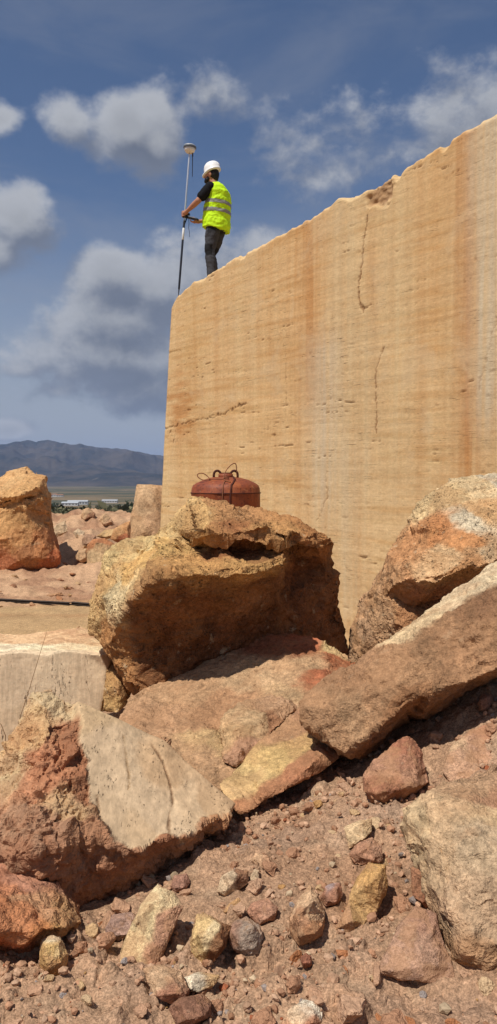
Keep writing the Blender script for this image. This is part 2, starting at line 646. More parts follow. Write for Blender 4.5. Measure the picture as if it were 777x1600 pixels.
def build_ground():
    ang = np.concatenate((np.linspace(-180, -60, 40, endpoint=False), np.linspace(-60, -23, 60, endpoint=False), np.linspace(-23, 23, 400, endpoint=False),
                          np.linspace(23, 60, 60, endpoint=False), np.linspace(60, 180, 41)))
    a = np.radians(ang)
    r = np.concatenate((np.linspace(.05, 1.4, 14, endpoint=False), np.exp(np.linspace(math.log(1.4), math.log(6.5), 430, endpoint=False)),
                        np.exp(np.linspace(math.log(6.5), math.log(40), 190, endpoint=False)),
                        np.exp(np.linspace(math.log(40), math.log(30000), 150))))
    A, R = np.meshgrid(a, r)
    x = (np.sin(A) * R).ravel()
    y = (np.cos(A) * R).ravel()
    z = ground_z(x, y)
    na, nr = len(a), len(r)
    idx = np.arange(na * nr).reshape(nr, na)
    Fc = np.stack((idx[:-1, :-1], idx[:-1, 1:], idx[1:, 1:], idx[1:, :-1]), -1).reshape(-1, 4)
    p = np.stack((x, y, 0 * x), 1)
    rr = np.hypot(x, y)
    n = fbm(p * 1.1, 4)[:, None]
    n2 = fbm(p * 6 + 9, 4)[:, None]
    red = np.array(S(222, 178, 142))
    red2 = np.array(S(200, 152, 116))
    pale = np.array(S(230, 192, 156))
    c = red + (red2 - red) * sstep(-.1, .5, n) + (pale - red) * sstep(.05, .6, n2) * .8
    gry = np.array(S(206, 170, 142))
    c = c + (gry - c) * sstep(.1, .6, fbm(p * 2.3 + 40, 3)[:, None]) * .6
    sand = np.array(S(222, 184, 136))
    sand2 = np.array(S(202, 158, 114))
    yb = (sstep(4.5, 7.5, np.hypot(x - .4, y - 2)))[:, None]
    ys = sand + (sand2 - sand) * sstep(-.2, .4, fbm(p * np.array((.25, 1.1, 1)), 4)[:, None])
    c = c + (ys - c) * yb
    rough = (sstep(12.3, 13.4, rr + .6 * n[:, 0]))[:, None]
    dirt = np.array(S(218, 176, 138)) + (np.array(S(188, 144, 112)) - np.array(S(218, 176, 138))) * sstep(-.3, .4, fbm(p * .8 + 3, 4)[:, None])
    c = c * (.82 - .13 * (1 - yb))
    c = c + (dirt - c) * rough
    # beyond the quarry: dry scrub land, pale fields in bands
    scrub = np.array(S(104, 98, 70)) + (np.array(S(142, 122, 92)) - np.array(S(104, 98, 70))) * sstep(-.2, .5, fbm(p / 55, 5)[:, None])
    fa = (sstep(32, 70, rr))[:, None]
    c = c + (scrub - c) * fa
    plain = np.array(S(92, 92, 70)) + (np.array(S(146, 126, 98)) - np.array(S(92, 92, 70))) * sstep(-.05, .3, fbm(p * np.array((1 / 900, 1 / 260, 1)) + 3, 5)[:, None])
    fp = (sstep(700, 1500, rr))[:, None]
    c = c + (plain - c) * fp
    co = np.stack((x, y, z), 1)
    fm = np.where((np.hypot(x - .4, y - 2) < 5.5) & (y > 1.2) & (np.abs(x) < y * .6 + .1))[0]
    up = np.repeat(np.array((0, 0, 1.0))[None], len(fm), 0)
    sub = facetize(co[fm], up, 9.0, .25, .5)
    sub = facetize(sub, up, 22.0, .75, .5, 3.0)
    co[fm] = sub
    me = mesh_np('ground', co, Fc, c)
    tag(link('ground', me, ground_material()), kind='structure')


build_ground()

# ------------------------------------------------------------------ mountains beyond the plain
def mountains_material():
    m, t = newmat('mountain_scrub')
    b = principled(t, 0.95, 0.05)
    tc = t.new('ShaderNodeTexCoord')
    v = tc.outputs['Object']
    n = t.noise(v, .0022, 8, .68)
    n2 = t.noise(t.scale(v, (1, 1, 3)), .006, 6, .7)
    c = t.mix(t.rng(n, .38, .62, 0, 1, True), (.030, .032, .030, 1), (.085, .070, .056, 1))
    c = t.mix(t.rng(n2, .62, .72, 0, .75, True), c, (.20, .165, .13, 1))
    t.put(b.inputs['Base Color'], c)
    t.put(b.inputs['Normal'], bump(t, t.noise(v, .006, 8, .7), .6, 60))
    return m


def build_mountains():
    sil = [(-700, 712), (-420, 700), (-200, 694), (-90, 697), (0, 691), (20, 688), (45, 683), (58, 686), (75, 684), (95, 688), (115, 691), (127, 690), (145, 694),
           (165, 696), (190, 697), (215, 703), (250, 708), (320, 716), (420, 700), (560, 690), (700, 705), (900, 715), (1300, 700)]
    azs = [math.atan((p - 388.5) / F) for p, _ in sil]
    hs = [(745 - q) / F for _, q in sil]
    na, nr = 520, 110
    a = np.linspace(-.62, .62, na)
    r = np.linspace(5200, 11500, nr)
    A, R = np.meshgrid(a, r)
    x, y = (np.tan(A) * R).ravel(), R.ravel()
    H = np.interp(A.ravel(), azs, hs)
    t = (R.ravel() - 5200) / 6300
    prof = sstep(.10, .78, t) * (1 - .5 * sstep(.8, 1, t))
    p = np.stack((x, y, 0 * x), 1)
    rd = ridged(p / 1500 + 4, 5)
    z = -52 + prof * H * 10200 * (.48 + .62 * np.clip(rd, 0, 1)) + fbm(p / 420, 5) * 36 * sstep(0, .3, t)
    # a low nearer spur in front of the range
    sp = np.exp(-((t - .22) / .10) ** 2)
    z += sp * 95 * np.clip(fbm(p / 1700 + 8, 3) + .25, 0, 1)
    # keep the crest on its line
    Z = z.reshape(nr, na)
    el = (Z - 2) / R
    mx = el.max(0)
    k = (np.interp(a, azs, hs) + (fbm(np.stack((a * 90, a * 0, a * 0), 1), 3) * .0012)) / mx
    Z = np.where(Z > -40, (Z + 52) * (1 + (k - 1)[None, :] * sstep(0.05, .5, t.reshape(nr, na))) - 52, Z)
    idx = np.arange(na * nr).reshape(nr, na)
    Fc = np.stack((idx[:-1, :-1], idx[:-1, 1:], idx[1:, 1:], idx[1:, :-1]), -1).reshape(-1, 4)
    me = mesh_np('mountains', np.stack((x, y, Z.ravel()), 1), Fc)
    tag(link('mountains', me, mountains_material()), kind='structure')


build_mountains()

# ------------------------------------------------------------------ the great sawn block
FL = np.array((-1.19, 11.9))
FD = np.array((.6, -.8))
FN = np.array((.8, .6))          # away from the camera


def face_uv(px, py):
    r = ray(px, py)
    d = (FL @ FN) / (r[:2] @ FN)
    q = CAM + r * d
    return (q[:2] - FL) @ FD, q[2]


TOP = [(268, 478), (272, 468), (280, 457), (300, 441), (322, 431), (340, 420), (362, 404), (370, 400), (400, 386), (440, 365), (480, 343), (500, 330), (515, 320), (527, 309),
       (550, 307), (556, 305), (575, 296), (600, 280), (640, 258), (680, 232), (720, 207), (740, 195), (760, 183), (777, 175)]
_tuv = [face_uv(*q) for q in TOP]
TU = np.array([q[0] for q in _tuv] + [_tuv[-1][0] + .7, _tuv[-1][0] + 2.6])
TZ = np.array([q[1] for q in _tuv] + [_tuv[-1][1] + .06, _tuv[-1][1] + .05])


def top_z(u):
    return np.interp(u, TU, TZ)


def build_block():
    ub, zb = face_uv(249, 850)
    slope = (ub - TU[0]) / (zb - TZ[0])
    U = np.concatenate((np.arange(0, 6.2, .014), np.linspace(6.2, 8.3, 26)))
    T = np.concatenate((np.linspace(0, 1, 400) ** 1.0,))
    z0 = -.25
    uu, tt = np.meshgrid(U, T)
    tz = top_z(uu + TU[0])
    pu = np.stack((U * 9, U * 0, U * 0), 1)
    chip = fbm(pu, 4) * .007 - .05 * sstep(.30, .62, fbm(pu * .33 + 5, 3)) + .02 * sstep(.35, .5, fbm(pu * .25 + 15, 2))
    tz = tz + chip[None, :]
    z = z0 + (tz - z0) * tt
    u = uu + TU[0] + slope * (z - TZ[0]) * np.clip(1 - uu / 1.0, 0, 1)
    u, z = u.ravel(), z.ravel()
    p = np.stack((u, z * 0, z), 1)
    ts = (tz - z.reshape(tz.shape)).ravel()          # distance below the top edge
    # --- relief of the sawn face, outward is -y
    tilt = np.stack((u, 0 * u, z + .02 * u), 1)
    rel = fbm(p * .55, 3) * .015 + fbm(p * np.array((1.5, 1, 6)), 4) * .0016 + fbm(p * 14, 3) * .0022
    # narrow cavities along the bedding
    bed = fbm(tilt * np.array((.7, 1, 9.0)) + 3, 4)
    cav = fbm(tilt * np.array((3.0, 1, 40.0)) + 11, 3)
    dens = sstep(.02, .5, fbm(tilt * np.array((.5, 1, 2.2)) + 21, 3) + .12)
    cavm = sstep(.60, .82, cav + .25 * bed) * dens
    spot = sstep(.62, .8, fbm(p * np.array((11, 1, 16.0)) + 2, 2)) * sstep(.05, .35, fbm(p * 1.3 + 31, 3))
    cavm = np.maximum(cavm, spot * .35)
    rel -= cavm * .013
    # --- cracks
    cracks = [([(578, 321), (572, 349), (567, 386), (565, 415), (560, 447), (562, 472), (569, 492)], .014, .9, (150, 96, 56)),
              ([(599, 541), (593, 560), (587, 578), (586, 610), (588, 643), (587, 678)], .012, .8, (150, 94, 52)),
              ([(258, 670), (300, 658), (349, 647), (364, 637), (387, 630)], .010, .9, (110, 68, 38)),
              ([(512, 735), (508, 749), (512, 775), (505, 795), (496, 815)], .008, .6, (150, 96, 56)),
              ([(777, 497), (768, 535), (757, 572), (748, 610)], .006, .5, (165, 108, 76)),
              ([(262, 690), (266, 672), (272, 690), (276, 672)], .010, .8, (120, 76, 44)),
              ([(440, 520), (446, 560), (447, 610), (445, 648)], .005, .45, (160, 104, 62))]
    crm = np.zeros(len(u))
    crc = np.zeros((len(u), 3))
    wob = np.stack((fbm(p * 13, 3), fbm(p * 13 + 50, 3)), 1) * .030
    q = np.stack((u, z), 1) + wob
    for pts, wd, st, cc in cracks:
        pts = np.array([face_uv(*k) for k in pts])
        dmin = np.full(len(u), 9.0)
        for s0, s1 in zip(pts[:-1], pts[1:]):
            e = s1 - s0
            tq = np.clip(((q - s0) @ e) / (e @ e), 0, 1)
            dmin = np.minimum(dmin, np.linalg.norm(q - s0 - tq[:, None] * e, axis=1))
        wv = wd * .55 * np.clip(1 + 1.5 * fbm(p * 7 + 7, 3), .15, 2.4)
        k = (1 - sstep(wv * .5, wv * 1.9, dmin)) * st
        crc = np.where((k > crm)[:, None], np.array(S(*cc)), crc)
        crm = np.maximum(crm, k)
    rel -= crm * .013
    # hollow broken out below the top edge
    hu, hz = face_uv(594, 298)
    hol = 1 - sstep(.10, .22, np.hypot((q[:, 0] - hu) * .9, (q[:, 1] - hz) * 1.0) + .08 * fbm(p * 6, 3))
    rel -= hol * (.05 + .02 * fbm(p * 16, 3))
    # broken top arris
    edge = np.clip(.035 * (1 + fbm(np.stack((u * 4, 0 * u, 0 * u), 1), 3)) - ts, 0, 1)
    rel -= edge * .9 + np.clip(edge, 0, .02) * fbm(p * 12, 3) * .8
    # --- colour of the stone and its stains
    base = np.array(S(238, 200, 147))
    c = np.repeat(base[None], len(u), 0)
    c = c * (1 + .10 * fbm(tilt * np.array((.5, 1, 5)), 4)[:, None] * np.array((.6, .9, 1.3)))
    c = c + (np.array(S(226, 190, 136)) - c) * sstep(.0, .5, fbm(tilt * np.array((.8, 1, 14)) + 60, 4))[:, None] * .6
    c = c + (np.array(S(206, 150, 84)) - c) * sstep(.05, .55, fbm(tilt * np.array((.9, 1, 11)) + 80, 4))[:, None] * .32
    streak = [(727, 15, (196, 122, 52), .85, 180, 780), (738, 10, (190, 116, 46), .5, 190, 700), (768, 24, (226, 206, 172), .9, 190, 660), (684, 16, (205, 140, 72), .35, 240, 620),
              (650, 10, (208, 148, 84), .3, 250, 700), (583, 9, (190, 120, 60), .35, 400, 720), (536, 20, (226, 200, 156), .45, 310, 700), (570, 15, (226, 198, 152), .4, 500, 780),
              (488, 17, (200, 130, 62), .62, 340, 640), (462, 12, (204, 140, 76), .4, 350, 800), (415, 13, (206, 146, 84), .4, 380, 760), (505, 18, (224, 206, 176), .55, 540, 800),
              (392, 8, (228, 196, 150), .35, 390, 600), (345, 10, (206, 148, 88), .3, 420, 760), (540, 20, (228, 204, 164), .5, 700, 980), (300, 12, (222, 180, 120), .3, 450, 800),
              (620, 24, (224, 196, 150), .35, 300, 760), (705, 10, (224, 190, 140), .3, 230, 700)]
    for px, w, cc, st, y0, y1 in streak:
        uc, za = face_uv(px, y0)
        u2, zb_ = face_uv(px, y1)
        ucx = uc + (u2 - uc) * np.clip((za - z) / (za - zb_), 0, 1)
        ww = 1.5 * abs(face_uv(px + w, 500)[0] - face_uv(px, 500)[0])
        k = np.exp(-((u - ucx + .05 * fbm(np.stack((u * 2, 0 * u, z * .5), 1), 2)) / ww) ** 2) * st
        k *= sstep(za + .25, za - .5, z) if False else 1 - sstep(za - .1, za + .35, z)
        k *= sstep(zb_ - .5, zb_ + .5, z)
        k *= .55 + .8 * np.clip(.5 + fbm(np.stack((u * 16, 0 * u, z * .35), 1), 3), 0, 1)
        c = c + (np.array(S(*cc)) - c) * np.clip(k * (.66 if cc[2] < 100 else 1.0), 0, 1)[:, None]
    vs_ = fbm(np.stack((u * 7, 0 * u, z * .22), 1) + 13, 4)
    c = c * (1 + .13 * vs_[:, None] * np.array((.5, .9, 1.2)))
    # rusty patch low on the left edge
    lu, lz = face_uv(285, 640)
    lk = np.exp(-(((u - lu) / .45) ** 2 + ((z - lz) / .5) ** 2)) * (.5 + fbm(tilt * np.array((2, 1, 9)), 3))
    c = c + (np.array(S(196, 128, 66)) - c) * np.clip(lk, 0, .6)[:, None]
    c = c + (np.array(S(150, 96, 54)) * .6 - c) * (np.clip(cavm, 0, 1) * .75)[:, None]
    c = c + (crc * .75 - c) * np.clip(crm * .8, 0, 1)[:, None]
    c = c + (np.array(S(150, 104, 76)) - c) * (hol * .6)[:, None]
    c = c + (np.array(S(232, 200, 150)) - c) * (sstep(.0, .03, edge) * .6)[:, None]
    V = [np.stack((u, -rel, z), 1)]
    Cc = [c]
    nu, nv = len(U), len(T)
    idx = np.arange(nu * nv).reshape(nv, nu)
    fs = [np.stack((idx[:-1, :-1], idx[:-1, 1:], idx[1:, 1:], idx[1:, :-1]), -1).reshape(-1, 4)]
    # top, running back from the front edge
    row = V[0][idx[-1]]
    off = nu * nv
    prev = idx[-1]
    last = None
    for dy in (.05, .15, .35, .7, 1.2, 1.9, 2.6, 3.3):
        q = row.copy()
        q[:, 1] = row[:, 1] * .4 + dy
        pp = np.stack((q[:, 0] * 3, q[:, 1] * 3, 0 * q[:, 0]), 1)
        q[:, 2] = top_z(U + TU[0]) + fbm(pp, 3) * .02 - .02
        V.append(q)
        Cc.append(np.repeat(np.array(S(226, 186, 130))[None], nu, 0))
        cur = off + np.arange(nu)
        fs.append(np.stack((prev[:-1], prev[1:], cur[1:], cur[:-1]), -1))
        prev = cur
        off += nu
        last = q
    q = last.copy()
    q[:, 2] = z0
    V.append(q)
    Cc.append(Cc[-1])
    cur = off + np.arange(nu)
    fs.append(np.stack((prev[:-1], prev[1:], cur[1:], cur[:-1]), -1))
    off += nu
    # two ends
    for ci in (0, nu - 1):
        colv = V[0][idx[:, ci]]
        prev = idx[:, ci]
        for dy in (.08, .6, 1.5, 3.3):
            q = colv.copy()
            pp = np.stack((q[:, 2] * 2, 0 * q[:, 2] + dy * 2, 0 * q[:, 2]), 1)
            q[:, 1] = dy
            q[:, 0] += fbm(pp, 3) * .02 + (.02 if ci == 0 else -.02)
            V.append(q)
            Cc.append(np.repeat(np.array(S(220, 176, 116))[None], nv, 0))
            cur = off + np.arange(nv)
            fs.append(np.stack((prev[:-1], prev[1:], cur[1:], cur[:-1]), -1))
            prev = cur
            off += nv
    me = mesh_np('stone_block', np.concatenate(V), np.concatenate(fs), np.concatenate(Cc))
    m, t = newmat('sawn_travertine')
    b = principled(t, .88, .15)
    tc = t.new('ShaderNodeTexCoord')
    v = tc.outputs['Object']
    cl = attr(t).outputs['Color']
    lam = t.noise(t.scale(v, (.8, 1, 26)), 1.0, 3, .6, .5)
    cl = t.mix(1.0, cl, t.rng(lam, .3, .7, .92, 1.07), 'MULTIPLY')
    cl = t.mix(1.0, cl, t.rng(t.noise(v, 26, 6, .65), .3, .7, .88, 1.1), 'MULTIPLY')
    zone = t.rng(t.noise(t.scale(v, (.7, 1, 3.0)), 1.0, 4, .6), .42, .62, 0, 1, True)
    fine = t.rng(t.noise(t.scale(v, (6, 1, 95)), 1.0, 4, .65, .4), .585, .67, 0, 1, True)
    fine2 = t.rng(t.noise(t.scale(v, (16, 1, 60)), 1.0, 3, .6, .3), .66, .74, 0, 1, True)
    fine = t.m('MULTIPLY', t.m('MAXIMUM', fine, fine2), zone)
    cl = t.mix(t.m('MULTIPLY', fine, .85), cl, (.10, .055, .025, 1))
    vert = t.noise(t.scale(v, (14, 1, .8)), 1.0, 5, .65, .2)
    cl = t.mix(1.0, cl, t.rng(vert, .3, .7, .96, 1.03), 'MULTIPLY')
    dustp = t.rng(t.noise(v, 1.7, 7, .65, .5), .52, .66, 0, .35, True)
    cl = t.mix(dustp, cl, (*S(226, 200, 160), 1))
    t.put(b.inputs['Base Color'], cl)
    h = t.m('ADD', t.m('MULTIPLY', t.noise(v, 40, 7, .7), .5), t.m('MULTIPLY', lam, .25))
    h = t.m('SUBTRACT', h, t.m('MULTIPLY', fine, .5))
    t.put(b.inputs['Normal'], bump(t, h, .5, .02))
    o = link('stone_block', me, m)
    o.location = (FL[0], FL[1], 0)
    o.rotation_euler = (0, 0, math.atan2(FD[1], FD[0]))
    tag(o, 'huge sawn travertine block with orange vertical stains, the surveyor standing on its top', 'stone block')


build_block()

# ------------------------------------------------------------------ rocks
def rock(name, label, outline, inner, thick, voxel, mat, paint, cat='rock', disp=1.0, facets=1.0, fsc=3.0, edges=(), group=None,
         smooth=1, cutfn=None, back=.72, rough=1.0, crumb=0.0, seams=(), chips=1.0, bed=None):
    """A closed rock: a faceted front surface (points given by direction and real distance), real thickness behind it,
    voxel remeshed and broken up with fracture noise."""
    no = len(outline)
    pts = list(outline) + list(inner)
    v2 = [Vector((a, -b)) for a, b, _ in pts]
    loop = list(range(no))
    ar = sum(v2[i].x * v2[(i + 1) % no].y - v2[(i + 1) % no].x * v2[i].y for i in range(no))
    if ar < 0:
        loop = loop[::-1]
    res = delaunay_2d_cdt(v2, [tuple(e) for e in edges], [loop], 1, 1e-4)
    bm = bmesh.new()
    bv = []
    for i, org in enumerate(res[3]):
        if org:
            a, b_, d = pts[org[0]]
        else:
            a, b_ = res[0][i].x, -res[0][i].y
            dd = [1 / (1 + (a - q[0]) ** 2 + (b_ - q[1]) ** 2) for q in pts]
            d = sum(w * q[2] for w, q in zip(dd, pts)) / sum(dd)
        bv.append(bm.verts.new(P(a, b_, d)))
    o2n = {org[0]: i for i, org in enumerate(res[3]) if org}
    for f in res[2]:
        try:
            bm.faces.new([bv[i] for i in f])
        except ValueError:
            pass
    cx = sum(q[0] for q in outline) / no
    cy = sum(q[1] for q in outline) / no
    prev = [bv[o2n[i]] for i in loop]
    dm = sum(q[2] for q in outline) / no
    for sh, k in ((.965, .35), (back, 1.0)):
        ring = []
        for i in loop:
            a, b_, d = outline[i]
            dd = d + (dm - d) * k * .7 + thick * k
            ring.append(bm.verts.new(P(cx + (a - cx) * sh, cy + (b_ - cy) * sh, dd)))
        for j in range(no):
            j2 = (j + 1) % no
            bm.faces.new((prev[j], prev[j2], ring[j2], ring[j]))
        prev = ring
    bm.faces.new(prev[::-1])
    bmesh.ops.triangulate(bm, faces=bm.faces[:])
    bmesh.ops.recalc_face_normals(bm, faces=bm.faces[:])
    me = remesh(bm, voxel, smooth, name)
    bm.free()
    co, nn = coords(me), normals(me)
    size = max(np.ptp(co, axis=0))
    seed = (hash_name(label) % 977) * .37
    p = co + seed
    cutw = np.zeros(len(co)) if cutfn is None else cutfn(co)
    a = (1 - .93 * cutw) * disp
    k = 1.0 / size
    h = fbm(p * 3.0 * k, 3) * .040 * size + fbm(p * 9 * k, 3) * .016 * size * facets
    fk = min(1.0, size * 1.2)
    co2 = co + nn * (h * a)[:, None]
    fs_ = facets * (1 - cutw)
    if bed:
        ax_, fr_, am_ = bed
        ax_ = np.array(ax_) / np.linalg.norm(ax_)
        tt_ = co @ ax_ * fr_ + fbm(p * 1.6, 3) * .9
        fr2 = tt_ - np.floor(tt_)
        lay = np.floor(tt_)
        jig = fbm(np.stack((p[:, 0] * 2.5, p[:, 1] * 2.5, lay * 3.7), 1), 3)
        co2 = co2 + nn * (((sstep(0, .12, fr2) - fr2) * .9 + jig * .9) * am_ * a)[:, None]
    co2 = facetize(co2, nn, fsc * 1.5 * k, np.clip(.85 * fs_, 0, .97), seed=seed)
    co2 = facetize(co2, nn, fsc * 4.5 * k, np.clip(.75 * fs_, 0, .95), seed=seed + 5)
    hs = rough * fk * (fbm(p * 18 / fk, 4) * .006 + (ridged(p * 11 / fk, 4) - .5) * .005) * a
    co2 = co2 + nn * hs[:, None]
    co2 = facetize(co2, nn, fsc * 14 * k, np.clip(.7 * fs_ * chips, 0, .9), seed=seed + 9)
    ed = np.empty(len(me.edges) * 2, np.int32)
    me.edges.foreach_get('vertices', ed)
    ed = ed.reshape(-1, 2)
    deg = np.bincount(ed.ravel(), minlength=len(co)).astype(float)
    for w_ in (.12,):
        av = np.stack([np.bincount(ed[:, 0], co2[ed[:, 1], i], len(co)) + np.bincount(ed[:, 1], co2[ed[:, 0], i], len(co)) for i in range(3)], 1) / deg[:, None]
        co2 = co2 + (av - co2) * w_
    h = rough * fk * (fbm(p * 24 / fk, 4, .6) * .0075 + np.abs(fbm(p * 9 / fk + 70, 3)) * -.006)
    if crumb:
        c1, v1_, r1 = worley(p * 13 + (fbm(p * 20, 2) * .35)[:, None])
        c2, v2_, r2 = worley(p * 31 + (fbm(p * 40, 2) * .35)[:, None])
        zone = sstep(-.25, .35, fbm(p * 2.2 + 33, 3))
        h += crumb * (.4 + .6 * zone) * (np.clip(.75 - c1, 0, 1) * .045 * r1 + v1_ * .012 + np.clip(.75 - c2, 0, 1) * .022 * r2 + v2_ * .008)
    co2 = co2 + nn * (h * a)[:, None]
    me.vertices.foreach_set('co', co2.ravel())
    me.update()
    # colour zones of the stone held in 3D
    rel = co - CAM
    dep = rel @ FWD
    sx = 388.5 + F * (rel[:, 0] / dep)
    sy = 800 - F * ((rel @ UP) / dep)
    pc, pp = [], []
    for (a_, b_, cc) in paint:
        e = (sx - a_) ** 2 + (sy - b_) ** 2 + (dep - dep.min()) * 40
        pp.append(co[np.argmin(e)])
        pc.append(S(*cc))
    pp, pc = np.array(pp), np.array(pc)
    wv = np.stack((fbm(p * 5, 4), fbm(p * 5 + 9, 4), fbm(p * 5 + 23, 4)), 1) * .05 * max(1.0, size * .8)
    q = co + wv
    isc = np.array([cutfn is not None and cutw[np.argmin(((co - a_) ** 2).sum(1))] > .5 for a_ in pp])

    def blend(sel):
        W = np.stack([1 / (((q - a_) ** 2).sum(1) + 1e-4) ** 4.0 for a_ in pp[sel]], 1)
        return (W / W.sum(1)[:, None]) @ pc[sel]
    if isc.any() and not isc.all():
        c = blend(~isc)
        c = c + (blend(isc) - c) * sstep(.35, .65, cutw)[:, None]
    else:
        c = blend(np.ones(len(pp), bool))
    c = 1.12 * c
    c = c * .88 + .12 * (c @ np.array((.3, .6, .1)))[:, None]
    for line, wd, cc in seams:
        sp = []
        for (a_, b_) in line:
            e = (sx - a_) ** 2 + (sy - b_) ** 2 + (dep - dep.min()) * 40
            sp.append(co[np.argmin(e)])
        dm_ = np.full(len(co), 9.0)
        qq = co + wv * .25
        for s0, s1 in zip(sp[:-1], sp[1:]):
            e = s1 - s0
            tq = np.clip(((qq - s0) @ e) / (e @ e + 1e-9), 0, 1)
            dm_ = np.minimum(dm_, np.linalg.norm(qq - s0 - tq[:, None] * e, axis=1))
        k = (1 - sstep(wd * .4, wd * 1.6, dm_))
        c = c + (np.array(S(*cc)) - c) * (k * .85)[:, None]
        co2 = co2 - nn * (k * wd * .8)[:, None]
    set_col(me, c)
    at = me.attributes.new('Cut', 'FLOAT', 'POINT')
    at.data.foreach_set('value', cutw)
    base = np.array(((co2[:, 0].min() + co2[:, 0].max()) / 2, (co2[:, 1].min() + co2[:, 1].max()) / 2, co2[:, 2].min()))
    me.vertices.foreach_set('co', (co2 - base).ravel())
    me.update()
    me.set_sharp_from_angle(angle=math.radians(26))
    o = link(name, me, mat, loc=base)
    tag(o, label, cat, group)
    return o


def hash_name(s):
    h = 5381
    for ch in s:
        h = (h * 33 + ord(ch)) & 0x7fffffff
    return h


def dd(pts, d):
    return [(a, b, d) for a, b in pts]


# the boulder that carries the rusty vessel
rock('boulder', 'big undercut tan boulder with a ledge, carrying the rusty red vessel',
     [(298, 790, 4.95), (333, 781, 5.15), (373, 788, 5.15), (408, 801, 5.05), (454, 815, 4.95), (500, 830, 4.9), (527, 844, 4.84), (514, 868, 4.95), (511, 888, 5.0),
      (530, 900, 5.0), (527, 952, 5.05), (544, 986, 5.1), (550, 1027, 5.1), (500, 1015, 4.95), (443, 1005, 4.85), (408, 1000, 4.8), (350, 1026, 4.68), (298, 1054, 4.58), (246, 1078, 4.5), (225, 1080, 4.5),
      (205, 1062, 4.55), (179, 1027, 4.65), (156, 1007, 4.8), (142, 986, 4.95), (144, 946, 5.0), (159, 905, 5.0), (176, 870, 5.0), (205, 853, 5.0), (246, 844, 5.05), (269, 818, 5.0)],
     [(308, 834, 4.54), (350, 836, 4.50), (400, 836, 4.52), (454, 839, 4.60), (495, 854, 4.74),       # rim of the top
      (304, 858, 4.72), (338, 864, 4.86), (402, 864, 4.92), (440, 858, 4.92),                          # foot of the upper step
      (243, 899, 4.12), (275, 893, 4.10), (321, 897, 4.10), (390, 890, 4.16), (444, 873, 4.30),        # lower ledge rim
      (290, 872, 4.50), (255, 872, 4.45),
      (211, 940, 4.22), (185, 980, 4.40), (180, 1005, 4.54),                                           # left arris
      (240, 950, 4.29), (300, 950, 4.32), (370, 940, 4.42), (430, 925, 4.58), (225, 1020, 4.48), (290, 1010, 4.52), (370, 980, 4.66), (450, 960, 4.82),
      (490, 905, 5.0), (500, 950, 5.04), (468, 900, 4.98), (453, 860, 4.93), (464, 876, 4.97), (170, 930, 4.72), (195, 900, 4.68), (165, 975, 4.72), (225, 875, 4.72)],
     1.1, .0105, M_ROCK,
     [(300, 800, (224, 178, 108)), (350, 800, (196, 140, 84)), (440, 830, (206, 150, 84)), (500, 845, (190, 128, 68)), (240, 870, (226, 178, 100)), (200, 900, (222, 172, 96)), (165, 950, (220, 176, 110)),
      (190, 920, (236, 206, 150)), (215, 860, (232, 196, 128)), (320, 880, (214, 158, 86)), (400, 880, (214, 160, 88)), (300, 950, (150, 98, 56)), (400, 930, (160, 108, 62)), (240, 1000, (130, 82, 46)),  # undercut front painted darker brown to deepen its shade
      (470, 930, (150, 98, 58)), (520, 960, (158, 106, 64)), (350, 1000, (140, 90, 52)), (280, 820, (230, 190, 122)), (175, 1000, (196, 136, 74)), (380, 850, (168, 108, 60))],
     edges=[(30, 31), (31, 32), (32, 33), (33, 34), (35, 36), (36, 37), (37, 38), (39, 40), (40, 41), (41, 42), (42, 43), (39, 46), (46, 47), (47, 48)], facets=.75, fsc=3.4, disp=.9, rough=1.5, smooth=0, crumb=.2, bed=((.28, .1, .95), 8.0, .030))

# pink slab the boulder rests on
rock('limestone_slab', 'pinkish dust-covered slab with red patches, wedged under the big undercut boulder',
     [(180, 1125, 4.12), (200, 1096, 4.25), (244, 1070, 4.48), (300, 1040, 4.62), (350, 1008, 4.72), (400, 994, 4.80), (423, 993, 4.72), (481, 990, 4.72), (508, 1001, 4.7), (539, 1022, 4.65), (556, 1046, 4.55),
      (530, 1085, 4.15), (487, 1110, 3.95), (434, 1150, 3.75), (395, 1200, 3.55), (349, 1240, 3.42), (300, 1225, 3.5), (240, 1170, 3.75)],
     [(300, 1110, 4.15), (400, 1070, 4.28), (470, 1040, 4.40), (350, 1150, 3.85), (420, 1120, 3.95), (508, 1045, 4.36), (250, 1120, 4.05), (320, 1190, 3.62), (480, 1075, 4.14)],
     .55, .010, M_SLAB,
     [(300, 1090, (196, 151, 106)), (250, 1130, (192, 145, 102)), (400, 1060, (210, 169, 122)), (440, 1010, (178, 108, 68)), (490, 1000, (180, 100, 60)), (520, 1015, (218, 187, 124)), (470, 1050, (206, 163, 116)),
      (530, 1040, (182, 106, 62)), (500, 1065, (178, 104, 64)), (420, 1110, (200, 155, 110)), (360, 1160, (204, 165, 110)), (320, 1200, (188, 145, 102)), (440, 1090, (200, 161, 114)), (350, 1110, (186, 137, 94))],
     facets=.8, disp=.85, rough=1.3, smooth=0, crumb=.25, bed=((-.1, -.55, .8), 12.0, .012))

